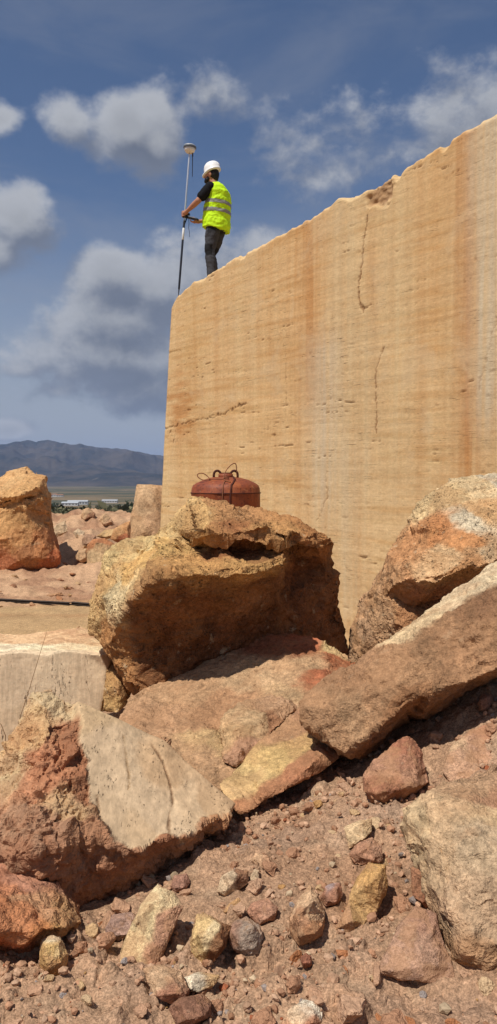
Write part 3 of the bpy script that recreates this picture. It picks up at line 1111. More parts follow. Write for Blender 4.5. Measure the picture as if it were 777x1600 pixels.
# tan lump and yellow slab
rock('limestone_slab', 'yellow limestone slab with a red broken edge, leaning below the pinkish slab',
     [(344, 1226, 3.32), (372, 1196, 3.5), (420, 1152, 3.72), (462, 1112, 3.9), (500, 1085, 4.02), (530, 1090, 3.95), (548, 1130, 3.75), (545, 1165, 3.55), (522, 1186, 3.42), (480, 1215, 3.3), (440, 1240, 3.22), (405, 1258, 3.2), (372, 1272, 3.18), (356, 1256, 3.2)],
     [(385, 1215, 3.36), (430, 1190, 3.46), (470, 1160, 3.6), (510, 1150, 3.6), (365, 1238, 3.22), (420, 1236, 3.2), (470, 1208, 3.26), (505, 1180, 3.4), (490, 1120, 3.8)],
     .35, .008, M_SLAB,
     [(385, 1215, (224, 186, 118)), (430, 1190, (220, 180, 110)), (470, 1170, (216, 172, 106)), (490, 1125, (186, 134, 98)), (520, 1130, (184, 130, 96)), (420, 1245, (188, 128, 84)), (370, 1262, (196, 134, 88)),
      (480, 1212, (180, 118, 78)), (360, 1235, (222, 184, 122)), (450, 1140, (200, 150, 104)), (520, 1180, (190, 132, 90))],
     facets=.9, disp=.7, smooth=0, crumb=.2)
rock('rock', 'rounded tan lump lodged between pinkish slab and yellow slab',
     [(344, 1150, 3.78), (350, 1120, 3.9), (375, 1104, 3.98), (415, 1092, 4.05), (455, 1084, 4.1), (470, 1100, 4.0), (440, 1130, 3.85), (405, 1165, 3.68), (370, 1200, 3.52), (350, 1185, 3.6)],
     [(370, 1140, 3.7), (405, 1120, 3.82), (440, 1100, 3.94), (375, 1172, 3.56)],
     .3, .008, M_SLAB, [(360, 1150, (206, 164, 112)), (400, 1120, (212, 172, 122)), (440, 1100, (204, 158, 116)), (385, 1170, (190, 140, 104)), (420, 1125, (176, 124, 84))], facets=1.0)

# rocks on the right
rock('boulder', 'orange and white crusted boulder at right, behind the long dusty slab',
     [(549, 989, 5.0), (570, 946, 5.0), (592, 915, 4.98), (613, 876, 4.98), (635, 850, 4.95), (657, 815, 4.95), (679, 776, 4.95), (709, 759, 5.0), (744, 750, 5.05), (777, 743, 5.05), (860, 738, 5.1),
      (880, 860, 4.6), (860, 960, 4.5), (760, 960, 4.5), (700, 985, 4.5), (650, 1010, 4.55), (600, 1050, 4.7), (553, 1035, 4.9)],
     [(600, 930, 4.66), (640, 880, 4.5), (680, 830, 4.55), (730, 800, 4.6), (790, 790, 4.6), (627, 908, 4.42), (683, 907, 4.25), (726, 890, 4.22), (742, 898, 4.28), (790, 870, 4.25), (700, 860, 4.36),
      (590, 968, 4.66), (612, 985, 4.62), (650, 945, 4.66), (700, 925, 4.62), (740, 912, 4.5), (575, 1000, 4.75), (630, 980, 4.52), (648, 962, 4.55)],
     1.2, .012, M_ROCK,
     [(700, 775, (226, 190, 132)), (745, 760, (230, 196, 142)), (690, 830, (212, 140, 78)), (730, 850, (214, 146, 84)), (760, 800, (222, 172, 112)), (760, 860, (220, 178, 128)), (650, 860, (212, 148, 90)),
      (620, 900, (206, 152, 100)), (590, 950, (206, 158, 110)), (570, 1000, (204, 158, 114)), (650, 935, (190, 130, 84)), (770, 750, (232, 210, 172)), (720, 890, (210, 150, 92)), (700, 870, (224, 180, 126)), (740, 815, (228, 206, 168))],
     edges=[(23, 24), (24, 25), (25, 26)], facets=.8, fsc=3.8, disp=.9, smooth=0, crumb=.2, rough=1.3, bed=((-.6, .1, .8), 7.0, .030))
rock('limestone_slab', 'long brown dusty slab with undercut lower edge, slanting across the right side',
     [(900, 842, 3.8), (777, 893, 3.85), (744, 906, 3.82), (700, 932, 3.78), (652, 967, 3.66), (613, 1002, 3.55), (583, 1024, 3.5), (548, 1054, 3.5), (514, 1067, 3.5), (481, 1097, 3.46), (476, 1128, 3.4), (501, 1160, 3.34), (527, 1178, 3.3),
      (570, 1193, 3.38), (586, 1180, 3.42), (613, 1145, 3.48), (634, 1114, 3.5), (670, 1119, 3.48), (709, 1102, 3.5), (744, 1076, 3.52), (777, 1058, 3.52), (900, 1010, 3.5)],
     [(880, 885, 3.3), (777, 919, 3.42), (718, 958, 3.42), (668, 985, 3.40), (630, 1010, 3.40),
      (880, 992, 3.05), (777, 1043, 3.12), (744, 1060, 3.14), (683, 1077, 3.16), (631, 1098, 3.18), (583, 1143, 3.2), (545, 1172, 3.22), (515, 1160, 3.27),
      (600, 1060, 3.28), (540, 1090, 3.34), (530, 1130, 3.28), (680, 1030, 3.27), (740, 1000, 3.25), (500, 1120, 3.34), (790, 980, 3.22)],
     .55, .009, M_SLAB,
     [(770, 905, (233, 205, 160)), (735, 928, (231, 203, 158)), (700, 950, (231, 199, 152)), (665, 972, (224, 191, 141)), (740, 960, (152, 109, 72)), (700, 1000, (166, 122, 82)), (650, 1040, (175, 130, 88)), (600, 1080, (177, 132, 90)), (540, 1110, (180, 138, 96)),  # top edge painted paler, sunlight put into the colour
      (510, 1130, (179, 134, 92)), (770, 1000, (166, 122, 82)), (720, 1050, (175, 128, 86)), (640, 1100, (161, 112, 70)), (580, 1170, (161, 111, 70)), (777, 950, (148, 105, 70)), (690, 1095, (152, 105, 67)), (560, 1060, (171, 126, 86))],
     edges=[(23, 24), (24, 25), (25, 26), (28, 29), (29, 30), (30, 31), (31, 32), (32, 33), (33, 34)], facets=.9, fsc=4.2, disp=.9, smooth=0, rough=1.2, crumb=.10, bed=((-.2, .75, .6), 14.0, .012))
rock('boulder', 'large smooth beige boulder cut off by the right edge, in the lower right',
     [(777, 1192, 2.62), (737, 1206, 2.6), (696, 1227, 2.58), (665, 1247, 2.55), (645, 1273, 2.5), (637, 1309, 2.45), (658, 1345, 2.42), (667, 1381, 2.38), (686, 1438, 2.3), (706, 1479, 2.26), (737, 1531, 2.22), (763, 1550, 2.2), (790, 1552, 2.2), (900, 1520, 2.2), (920, 1340, 2.3), (900, 1190, 2.6)],
     [(690, 1255, 2.42), (740, 1240, 2.45), (800, 1230, 2.45), (680, 1320, 2.3), (740, 1300, 2.28), (800, 1320, 2.22), (700, 1400, 2.2), (750, 1400, 2.15), (810, 1420, 2.12), (735, 1480, 2.12), (780, 1510, 2.10), (665, 1290, 2.38), (720, 1440, 2.14)],
     .6, .008, M_SLAB,
     [(690, 1260, (200, 163, 119)), (740, 1230, (196, 154, 112)), (770, 1260, (207, 171, 123)), (680, 1320, (196, 161, 119)), (740, 1320, (201, 169, 129)), (720, 1400, (200, 163, 123)), (760, 1420, (201, 163, 123)), (740, 1490, (186, 140, 96)),
      (770, 1530, (177, 129, 89)), (760, 1235, (175, 127, 93)), (650, 1300, (200, 168, 123))],
     facets=1.0, fsc=3.6, disp=.9, rough=1.2, smooth=0, bed=((.5, .3, .8), 9.0, .014))

# the sawn piece of rock at lower left
CUTPOLY = [(122, 1085), (124, 1117), (136, 1178), (142, 1256), (170, 1307), (206, 1330), (247, 1312), (283, 1307), (309, 1287), (358, 1268), (400, 1254), (360, 1205), (300, 1160), (262, 1130), (180, 1095), (130, 1075)]


def poly_mask(poly, soft):
    pts = np.array(poly, float)

    def fn(co):
        rel = co - CAM
        dep = rel @ FWD
        x = 388.5 + F * rel[:, 0] / dep + fbm(co * 9, 4) * 10
        y = 800 - F * (rel @ UP) / dep + fbm(co * 9 + 30, 4) * 10
        ins = np.zeros(len(co), bool)
        dm = np.full(len(co), 1e9)
        for (x0, y0), (x1, y1) in zip(pts, np.roll(pts, -1, 0)):
            k = ((y0 > y) != (y1 > y)) & (x < (x1 - x0) * (y - y0) / (y1 - y0 + 1e-9) + x0)
            ins ^= k
            e = np.array((x1 - x0, y1 - y0))
            tq = np.clip(((x - x0) * e[0] + (y - y0) * e[1]) / (e @ e + 1e-9), 0, 1)
            dm = np.minimum(dm, np.hypot(x - x0 - tq * e[0], y - y0 - tq * e[1]))
        s = np.where(ins, dm, -dm)
        return sstep(-soft, soft, s) * (dep < 3.3)
    return fn


M_CUT = cut_material('sawn_stone', (46, 20, 6), .60, .75)
M_CUTB = cut_material('sawn_block_stone', (34, 34, 4.5), .565, .85)
rock('boulder', 'large broken rock with one pale sawn face and red-brown rough flank, lower left',
     [(-40, 1240, 2.85), (5, 1191, 2.9), (31, 1127, 3.0), (51, 1091, 3.05), (77, 1078, 3.08), (124, 1096, 3.08), (180, 1120, 3.1), (232, 1147, 3.12), (257, 1158, 3.12), (288, 1187, 3.1), (335, 1228, 3.06), (369, 1255, 3.02),
      (356, 1288, 3.04), (319, 1319, 3.0), (268, 1355, 2.98), (237, 1391, 2.95), (190, 1425, 2.9), (154, 1450, 2.86), (110, 1490, 2.75), (20, 1480, 2.7), (-60, 1450, 2.7), (-80, 1330, 2.72)],
     [(124, 1118, 2.98), (136, 1178, 2.86), (142, 1256, 2.70), (170, 1307, 2.62), (206, 1330, 2.60), (247, 1312, 2.68), (283, 1307, 2.72), (309, 1287, 2.80), (360, 1265, 2.94),
      (257, 1168, 3.08), (180, 1128, 3.06), (70, 1120, 2.92), (60, 1200, 2.76), (95, 1250, 2.70), (20, 1230, 2.74), (110, 1170, 2.84), (60, 1270, 2.60), (0, 1290, 2.58), (120, 1310, 2.60), (60, 1330, 2.52),
      (150, 1370, 2.66), (210, 1360, 2.74), (260, 1335, 2.84), (110, 1400, 2.62), (320, 1300, 2.92), (0, 1380, 2.55), (200, 1220, 2.84), (270, 1240, 2.90)],
     .6, .0075, M_CUT,
     [(180, 1160, (213, 180, 138)), (200, 1240, (215, 182, 140)), (220, 1300, (209, 174, 130)), (300, 1250, (215, 180, 136)), (340, 1255, (207, 168, 122)), (260, 1200, (205, 166, 120)), (160, 1270, (209, 176, 134)), (250, 1280, (215, 182, 140)),
      (60, 1110, (222, 182, 124)), (90, 1090, (218, 186, 136)), (150, 1115, (212, 176, 128)), (60, 1180, (206, 138, 92)), (60, 1220, (208, 142, 96)), (90, 1200, (206, 140, 94)), (112, 1140, (176, 118, 78)), (122, 1190, (174, 114, 74)), (128, 1230, (174, 116, 76)), (80, 1160, (204, 140, 94)), (20, 1200, (220, 186, 134)),
      (100, 1255, (214, 170, 118)), (40, 1150, (216, 170, 112)), (20, 1280, (188, 140, 102)), (60, 1300, (182, 134, 98)), (120, 1300, (182, 128, 88)), (150, 1350, (172, 120, 84)), (100, 1360, (184, 132, 94)), (220, 1350, (176, 124, 86)), (280, 1330, (180, 128, 88)),
      (330, 1300, (200, 142, 92)), (190, 1400, (168, 116, 80)), (20, 1380, (188, 138, 100)), (240, 1380, (184, 134, 96)), (130, 1420, (174, 120, 82))],
     edges=[(22, 23), (23, 24), (24, 25), (25, 26), (26, 27), (27, 28), (28, 29), (29, 30)], facets=.8, fsc=4.0, disp=1.0, rough=1.3, crumb=1.5, cutfn=poly_mask(CUTPOLY, 3.0), smooth=0,
     seams=[([(238, 1160), (258, 1195), (268, 1240), (268, 1306)], .0055, (120, 84, 54)), ([(196, 1150), (200, 1200), (196, 1250)], .004, (178, 142, 100)), ([(150, 1240), (152, 1275), (168, 1300)], .005, (140, 104, 72))])
rock('boulder', 'rounded orange boulder at the left edge, below the rock with a sawn face',
     [(-60, 1350, 2.5), (0, 1346, 2.52), (31, 1357, 2.52), (67, 1372, 2.52), (108, 1400, 2.5), (127, 1441, 2.42), (103, 1469, 2.38), (62, 1496, 2.34), (21, 1501, 2.34), (-60, 1490, 2.34)],
     [(0, 1400, 2.28), (50, 1400, 2.32), (90, 1425, 2.32), (0, 1450, 2.18), (50, 1455, 2.2), (95, 1450, 2.27), (30, 1485, 2.22), (-40, 1440, 2.2)],
     .5, .007, M_RED, [(10, 1380, (204, 132, 86)), (60, 1400, (206, 150, 102)), (100, 1430, (206, 154, 98)), (20, 1430, (208, 134, 82)), (60, 1460, (204, 130, 70)), (20, 1480, (200, 112, 60)), (40, 1370, (186, 128, 96)), (90, 1455, (204, 150, 84))],
     facets=.8, rough=1.2, smooth=0)

# sawn block on the yard at left
rock('stone_block', 'pale sawn block with rows of vertical pores, standing in the yard at left',
     [(-110, 984, 5.75), (0, 989, 5.8), (22, 991, 5.8), (74, 986, 5.85), (120, 983, 5.9), (150, 988, 5.85), (172, 1006, 5.45), (176, 1024, 5.1), (168, 1046, 5.03), (164, 1078, 5.0), (158, 1110, 5.0), (158, 1215, 5.0), (-110, 1215, 5.0)],
     [(-95, 1018, 5.0), (0, 1022, 5.0), (37, 1019, 5.0), (74, 1024, 5.0), (102, 1017, 5.0), (130, 1020, 5.0), (157, 1024, 5.0), (40, 1100, 5.0), (100, 1100, 5.0), (0, 1100, 5.0), (-60, 1100, 5.0), (40, 1003, 5.4), (110, 1002, 5.4)],
     .5, .010, M_CUTB, [(20, 1060, (233, 203, 162)), (80, 1060, (237, 208, 166)), (140, 1060, (235, 203, 160)), (60, 1120, (226, 194, 151)), (20, 1150, (228, 196, 154)),
                        (0, 1016, (250, 235, 192)), (60, 1016, (250, 233, 187)), (120, 1010, (250, 221, 170)), (40, 1000, (247, 201, 146)), (100, 998, (241, 194, 140)), (150, 1005, (250, 208, 151)), (-40, 1000, (249, 205, 151))],
     cat='stone block', disp=.5, facets=.5, back=.99, smooth=0, edges=[(13, 14), (14, 15), (15, 16), (16, 17), (17, 18), (18, 19)],
     cutfn=lambda co: .94 * (1 - sstep(5.02, 5.07, co[:, 1] - .0 + (co[:, 2] - .87) * .04)))
rock('rock', 'narrow yellow rock in the big boulder shade, against the pored sawn block',
     [(166, 1046, 5.02), (185, 1020, 5.3), (215, 1030, 5.3), (206, 1066, 5.0), (202, 1098, 4.95), (186, 1114, 4.92), (162, 1110, 4.95), (164, 1080, 4.98)],
     [(185, 1075, 4.9), (180, 1050, 4.98)], .4, .010, M_ROCK, [(185, 1060, (204, 156, 92)), (180, 1095, (212, 166, 98)), (195, 1085, (190, 140, 84))], facets=.7, disp=.7)

# ------------------------------------------------------------------ stones lying in the rubble
def stone(label, pts, paint, bulge=.35, mat=None, d=None, disp=1.0, name='rubble_stone', lie=.48, voxel=None, facets=1.0):
    lo = max(pts, key=lambda q: q[1])
    d0 = d if d else ray_ground(lo[0], lo[1] - 2)[0] * .975
    w = max(p[0] for p in pts) - min(p[0] for p in pts)
    h = lo[1] - min(p[1] for p in pts)
    s = max(w, h) / F * d0
    cx, cy = sum(p[0] for p in pts) / len(pts), sum(p[1] for p in pts) / len(pts)
    rnd = random.Random(hash_name(label))
    out = []
    for a, b in pts:
        up = (lo[1] - b) / max(h, 1)
        out.append((a, b, d0 + s * (.25 + lie * up)))
    inn = []
    for k in range(4):
        an = k * math.pi / 2 + rnd.random()
        rr = .33 + .15 * rnd.random()
        a, b = cx + math.cos(an) * w * rr * .8, cy + math.sin(an) * h * rr * .8
        up = (lo[1] - b) / max(h, 1)
        inn.append((a, b, d0 + s * (lie * up + .25 - bulge * (.6 + .5 * rnd.random()))))
    return rock(name, label, out, inn, s * .6, voxel or max(.0036, s / 44), mat or M_STONE, [(a, b, c) for a, b, c in paint], cat='stone', facets=facets, fsc=2.6, disp=disp, rough=.8, smooth=0, chips=.6)


stone('brown dusty stone tucked under the undercut tip of the long slab',
      [(566, 1208), (583, 1191), (612, 1168), (640, 1150), (662, 1180), (672, 1222), (640, 1248), (614, 1264), (584, 1255), (567, 1234)],
      [(600, 1200, (186, 134, 100)), (640, 1190, (176, 122, 90)), (600, 1240, (170, 112, 78)), (650, 1225, (182, 132, 98)), (640, 1160, (168, 108, 76))], .3)
stone('buried reddish ledge of rock above the large smooth beige boulder',
      [(690, 1205), (705, 1165), (740, 1140), (790, 1125), (830, 1150), (820, 1210), (760, 1225), (710, 1232)],
      [(720, 1190, (196, 150, 114)), (760, 1165, (194, 146, 112)), (775, 1150, (188, 132, 98)), (710, 1170, (206, 166, 124))], .12, disp=.6, lie=.65)
stone('small brown block wedged against the left side of the large smooth beige boulder',
      [(641, 1356), (660, 1346), (678, 1352), (684, 1420), (664, 1418), (645, 1402)], [(655, 1370, (170, 116, 80)), (670, 1400, (160, 104, 70))], .25)
stone('flat brown half-buried rock beside the foot of the large smooth beige boulder',
      [(592, 1520), (606, 1480), (622, 1446), (648, 1415), (684, 1426), (690, 1464), (708, 1512), (714, 1550), (668, 1536), (630, 1530)],
      [(630, 1470, (182, 138, 108)), (660, 1440, (172, 126, 98)), (680, 1500, (184, 140, 110)), (620, 1510, (186, 142, 112))], .14, disp=.7, lie=.65)
stone('tall yellow ochre stone standing half buried in the middle of the rubble',
      [(520, 1455), (546, 1405), (560, 1370), (578, 1345), (602, 1352), (605, 1392), (590, 1425), (572, 1442), (556, 1462)],
      [(580, 1370, (206, 156, 88)), (565, 1410, (208, 162, 98)), (590, 1400, (196, 146, 84)), (540, 1440, (190, 142, 100))], .28)
stone('brown upright stone with a pale stripe, left of the yellow ochre stone',
      [(452, 1440), (468, 1400), (484, 1382), (498, 1395), (509, 1430), (504, 1462), (490, 1474), (466, 1480), (458, 1465)],
      [(470, 1420, (190, 138, 98)), (485, 1400, (214, 172, 128)), (490, 1450, (176, 120, 78)), (465, 1465, (186, 138, 96))], .42)
stone('small pale cream chip lying flat above the yellow ochre stone',
      [(538, 1292), (560, 1282), (582, 1279), (581, 1300), (562, 1318), (545, 1326)], [(560, 1300, (226, 190, 140)), (575, 1290, (222, 184, 132))], .22, disp=.7)
stone('crumbling brown stone just under the pale cream chip',
      [(545, 1335), (560, 1316), (582, 1308), (598, 1322), (596, 1348), (570, 1352), (553, 1350)], [(570, 1335, (182, 130, 96)), (590, 1330, (192, 142, 108))], .3)
stone('large cream triangular slab half covered in red earth, bottom centre left',
      [(184, 1502), (200, 1455), (222, 1412), (246, 1383), (270, 1392), (288, 1416), (276, 1440), (262, 1478), (240, 1520), (205, 1515)],
      [(240, 1400, (230, 202, 148)), (225, 1430, (228, 198, 142)), (205, 1475, (222, 188, 132)), (265, 1408, (226, 194, 140)), (255, 1450, (190, 138, 104)), (240, 1490, (186, 132, 98)), (275, 1425, (192, 140, 104))], .16, disp=.6, lie=.65)
stone('yellow wedge-shaped stone with a dark brown right side, right of the cream triangular slab',
      [(298, 1470), (308, 1430), (322, 1428), (340, 1436), (362, 1448), (352, 1480), (332, 1508), (318, 1512), (302, 1500)],
      [(312, 1450, (222, 184, 118)), (318, 1485, (220, 178, 112)), (335, 1445, (230, 200, 146)), (350, 1460, (140, 88, 50)), (338, 1490, (136, 84, 50))], .5)  # dark brown on the right is painted shade
stone('grey rounded stone beside the yellow wedge-shaped stone',
      [(354, 1462), (362, 1440), (385, 1432), (406, 1446), (413, 1468), (404, 1490), (384, 1496), (366, 1486)],
      [(375, 1455, (172, 146, 124)), (395, 1470, (178, 154, 132)), (365, 1475, (170, 126, 100)), (400, 1455, (186, 160, 138))], .38, facets=.6)
stone('flat white and tan shard at bottom centre, pointing right',
      [(284, 1528), (310, 1518), (344, 1524), (334, 1540), (312, 1552), (294, 1550)],
      [(300, 1530, (234, 214, 180)), (325, 1528, (214, 168, 110)), (310, 1545, (210, 170, 122))], .3)
stone('wide flat red-brown stone with a pale edge, below the cream triangular slab',
      [(222, 1514), (250, 1508), (282, 1518), (296, 1548), (288, 1572), (262, 1570), (240, 1552)],
      [(250, 1515, (214, 172, 128)), (265, 1540, (178, 122, 90)), (280, 1560, (170, 112, 80))], .25)
stone('dark brown pitted lump at the bottom, left of centre',
      [(266, 1574), (284, 1556), (316, 1552), (332, 1566), (330, 1590), (306, 1604), (274, 1602)],
      [(290, 1575, (160, 112, 84)), (315, 1570, (150, 104, 78)), (300, 1595, (156, 108, 80))], .4)
stone('white and ochre upright knob in front of the rounded orange boulder',
      [(60, 1500), (66, 1470), (82, 1460), (98, 1466), (106, 1492), (102, 1525), (88, 1534), (68, 1522)],
      [(80, 1468, (232, 210, 166)), (76, 1490, (222, 178, 104)), (92, 1495, (226, 188, 124)), (90, 1520, (206, 150, 84)), (70, 1510, (214, 166, 98))], .4)
stone('grey-brown rock with white smears in the bottom left corner',
      [(-30, 1560), (0, 1516), (36, 1506), (72, 1512), (92, 1545), (86, 1590), (70, 1620), (-30, 1620)],
      [(20, 1540, (188, 150, 120)), (50, 1540, (238, 226, 206)), (70, 1520, (206, 160, 100)), (80, 1560, (176, 132, 100)), (20, 1590, (186, 142, 108)), (45, 1580, (226, 192, 142))], .25, d=2.08)
stone('pale stone with a shaded right side, uphill of the yellow wedge-shaped stone',
      [(338, 1394), (346, 1368), (368, 1356), (388, 1362), (389, 1380), (370, 1392), (352, 1402)],
      [(355, 1378, (222, 188, 146)), (370, 1365, (222, 190, 150)), (385, 1372, (150, 104, 74))], .4)  # right side's shade is painted in as a darker colour
stone('small oblong tan stone near the centre of the rubble slope',
      [(392, 1345), (400, 1332), (420, 1338), (430, 1350), (424, 1362), (402, 1356)], [(405, 1345, (214, 168, 124)), (420, 1352, (200, 150, 110))], .35)
stone('small pale chip next to the oblong tan stone',
      [(390, 1372), (398, 1357), (406, 1360), (404, 1378), (396, 1386)], [(398, 1370, (220, 186, 144))], .3)
stone('slim tan splinter lying above the grey rounded stone',
      [(348, 1424), (360, 1410), (374, 1402), (378, 1410), (364, 1422), (352, 1428)], [(362, 1415, (212, 160, 102))], .25)
stone('mauve-grey stone by the dark hollow, left of the cream triangular slab',
      [(164, 1452), (176, 1430), (204, 1424), (222, 1436), (212, 1460), (186, 1470), (168, 1468)], [(185, 1445, (176, 138, 118)), (205, 1440, (186, 148, 126))], .3)
stone('white and rust striped stone at the bottom edge, right of centre',
      [(436, 1604), (452, 1576), (476, 1562), (498, 1564), (506, 1590), (500, 1612), (450, 1614)], [(465, 1580, (226, 190, 148)), (485, 1570, (236, 220, 190)), (455, 1595, (204, 150, 108)), (490, 1595, (190, 130, 92))], .25)
stone('mauve-brown stone at the mouth of the dark hollow, uphill of the cream triangular slab',
      [(266, 1384), (272, 1368), (292, 1364), (298, 1378), (288, 1394), (272, 1396)], [(280, 1380, (180, 130, 104))], .4)
stone('rounded red-brown stone in the middle of the rubble, left of the brown upright stone',
      [(384, 1424), (396, 1408), (420, 1404), (436, 1418), (430, 1440), (404, 1446)], [(400, 1420, (184, 130, 98)), (420, 1425, (190, 138, 106))], .3)
stone('reddish stone close behind the yellow ochre stone, stained with blue-grey',
      [(500, 1402), (512, 1382), (532, 1378), (536, 1398), (528, 1414), (508, 1416)], [(515, 1395, (176, 148, 140)), (528, 1405, (180, 124, 92)), (508, 1405, (184, 126, 92))], .35)
stone('small dark red stone low in the rubble, below the brown upright stone',
      [(468, 1496), (478, 1488), (488, 1494), (488, 1510), (474, 1514)], [(478, 1500, (172, 108, 78))], .45)
stone('rounded brown stone under the right end of the long slab',
      [(746, 1098), (754, 1086), (768, 1084), (772, 1098), (762, 1112), (750, 1110)], [(758, 1095, (176, 126, 96))], .4)

# ------------------------------------------------------------------ rocks across the yard
rock('boulder', 'tall orange-yellow rock tower with a dark notch, at the left edge across the yard',
     [(-70, 760, 17.2), (0, 746, 17.4), (19, 735, 17.5), (42, 733, 17.5), (54, 742, 17.4), (68, 748, 17.3), (69, 771, 17.2), (77, 806, 17.2), (83, 841, 17.1), (91, 872, 17.0), (90, 890, 16.9), (0, 895, 16.6), (-70, 895, 16.6)],
     [(0, 780, 16.45), (35, 772, 16.45), (58, 763, 16.7), (0, 792, 16.85), (30, 784, 16.82), (60, 772, 16.95), (0, 800, 16.5), (35, 792, 16.5), (64, 779, 16.8), (20, 840, 16.45), (60, 830, 16.6), (40, 870, 16.4), (75, 870, 16.7), (-40, 840, 16.5)],
     1.6, .026, M_FAR, [(20, 750, (226, 176, 112)), (50, 755, (222, 168, 102)), (20, 770, (224, 172, 106)), (20, 810, (222, 166, 98)), (60, 800, (220, 162, 96)), (30, 840, (216, 154, 90)), (70, 850, (212, 140, 80)), (82, 880, (204, 112, 60)), (20, 885, (192, 118, 72)), (40, 870, (208, 140, 84))],
     edges=[(13, 14), (14, 15), (16, 17), (17, 18), (19, 20), (20, 21)], facets=.95, fsc=3.4, disp=.9, rough=1.2, smooth=0, bed=((.95, .2, .3), 4.0, .035))
FS = [
    ('stone_block', 'pale sawn cube of stone with an orange top, across the yard', 17.2, .15,
     [(136, 852), (146, 842), (164, 840), (179, 850), (176, 872), (174, 890), (136, 886)],
     [(150, 870, (208, 172, 122)), (165, 870, (206, 168, 116)), (160, 843, (204, 132, 82)), (145, 846, (206, 136, 84)), (155, 855, (206, 166, 116))]),
    ('limestone_slab', 'upright brownish slab standing beside the left edge of the huge block', 13.6, .12,
     [(214, 757), (232, 757), (256, 758), (258, 800), (256, 850), (205, 850), (204, 812), (210, 780)],
     [(230, 780, (206, 166, 120)), (240, 820, (198, 154, 110)), (215, 830, (204, 160, 112)), (250, 780, (202, 156, 108))]),
    ('rock', 'orange wedge of rock tilted up behind the pale sawn cube', 16.4, .3,
     [(205, 813), (192, 818), (178, 826), (172, 842), (188, 850), (206, 843)], [(185, 828, (216, 160, 100)), (200, 825, (206, 146, 88)), (195, 842, (176, 104, 62))]),
    ('limestone_slab', 'pale flat slab tilted against the dirt heap, right of the rock tower', 20, .2,
     [(80, 826), (92, 818), (103, 813), (106, 830), (97, 836), (84, 842)], [(90, 828, (222, 188, 144)), (100, 820, (220, 184, 140))]),
    ('rock', 'brown rock with a lit left side, highest on the dirt heap', 24, .4,
     [(126, 808), (129, 797), (138, 793), (149, 802), (148, 814), (134, 815)], [(132, 802, (212, 168, 120)), (142, 806, (170, 120, 84))]),  # sunlit left and shaded right painted into the colours
    ('rock', 'pointed tan rock on the dirt heap, right of the highest brown rock', 23.5, .35,
     [(154, 812), (160, 805), (166, 801), (174, 811), (180, 822), (160, 822)], [(163, 810, (216, 172, 124)), (172, 818, (190, 142, 102))]),
    ('rock', 'small pale angular rock in the middle of the dirt heap', 19.5, .35,
     [(114, 832), (122, 826), (133, 831), (130, 841), (120, 841)], [(122, 833, (224, 190, 148))]),
    ('rock', 'rounded grey-brown rock leaning on the back of the pale sawn cube', 18.4, .35,
     [(128, 842), (136, 834), (150, 836), (152, 848), (138, 853), (129, 852)], [(138, 843, (188, 144, 110))]),
    ('rock', 'tan rock at the left foot of the pale sawn cube', 17.4, .35,
     [(116, 872), (124, 859), (136, 856), (138, 876), (128, 880)], [(128, 868, (212, 168, 120))]),
    ('rock', 'small red rock between the pale sawn cube and the upright slab', 16.0, .35,
     [(178, 852), (190, 845), (204, 846), (206, 856), (190, 860)], [(190, 852, (192, 118, 76))]),
    ('rock', 'flat yellow rock lying on top of the dirt behind the pale sawn cube', 18.2, .25,
     [(150, 838), (164, 828), (182, 826), (182, 838), (166, 843)], [(166, 834, (216, 172, 112))]),
]
for nm, lb, d, bl, pts, pt in FS:
    o = stone(lb, pts, pt, bulge=bl, mat=M_FAR, d=d, name=nm, lie=.45, disp=.45 if 'sawn' in lb or 'upright' in lb else 1.0, facets=.5 if 'sawn' in lb or 'upright' in lb else 1.2)
    o['category'] = 'stone block' if nm == 'stone_block' else 'rock'

# beams lying on the yard
M_PIPE = plain_material('weathered_steel', (.06, .045, .035), .7, .2, .3, 9, .3)


def tube(bm, pts, rad, seg=10, cap=True):
    pts = [Vector(p) for p in pts]
    n = len(pts)
    rads = rad if isinstance(rad, (list, tuple)) else [rad] * n
    rings = []
    ref = None
    for i, p in enumerate(pts):
        t = (pts[min(i + 1, n - 1)] - pts[max(i - 1, 0)]).normalized()
        if ref is None:
            ref = Vector((0, 0, 1)) if abs(t.z) < .9 else Vector((1, 0, 0))
        a = t.cross(ref).normalized()
        b = a.cross(t).normalized()
        ref = b
        rings.append([bm.verts.new(p + (a * math.cos(k * 2 * math.pi / seg) + b * math.sin(k * 2 * math.pi / seg)) * rads[i]) for k in range(seg)])
    for r0, r1 in zip(rings[:-1], rings[1:]):
        for k in range(seg):
            bm.faces.new((r0[k], r0[(k + 1) % seg], r1[(k + 1) % seg], r1[k]))
    if cap:
        bm.faces.new(rings[0][::-1])
        bm.faces.new(rings[-1])


def bm_obj(name, bm, mat, parent=None, loc=None, smooth=True):
    bmesh.ops.recalc_face_normals(bm, faces=bm.faces[:])
    me = bpy.data.meshes.new(name)
    bm.to_mesh(me)
    bm.free()
    me.polygons.foreach_set('use_smooth', np.full(len(me.polygons), smooth))
    return link(name, me, mat, parent, loc)


def box(bm, c, s, rot=None, bev=0.0):
    r = bmesh.ops.create_cube(bm, size=1.0)
    vs_ = r['verts']
    bmesh.ops.scale(bm, vec=s, verts=vs_)
    if bev:
        es = list({e for v in vs_ for e in v.link_edges})
        g = bmesh.ops.bevel(bm, geom=es, offset=bev, segments=2, affect='EDGES', profile=.5)
        vs_ = list({v for v in g['verts']} | {v for f in g['faces'] for v in f.verts} | {v for v in vs_ if v.is_valid})
    if rot is not None:
        bmesh.ops.rotate(bm, matrix=rot, verts=vs_)
    bmesh.ops.translate(bm, vec=c, verts=vs_)
    return vs_


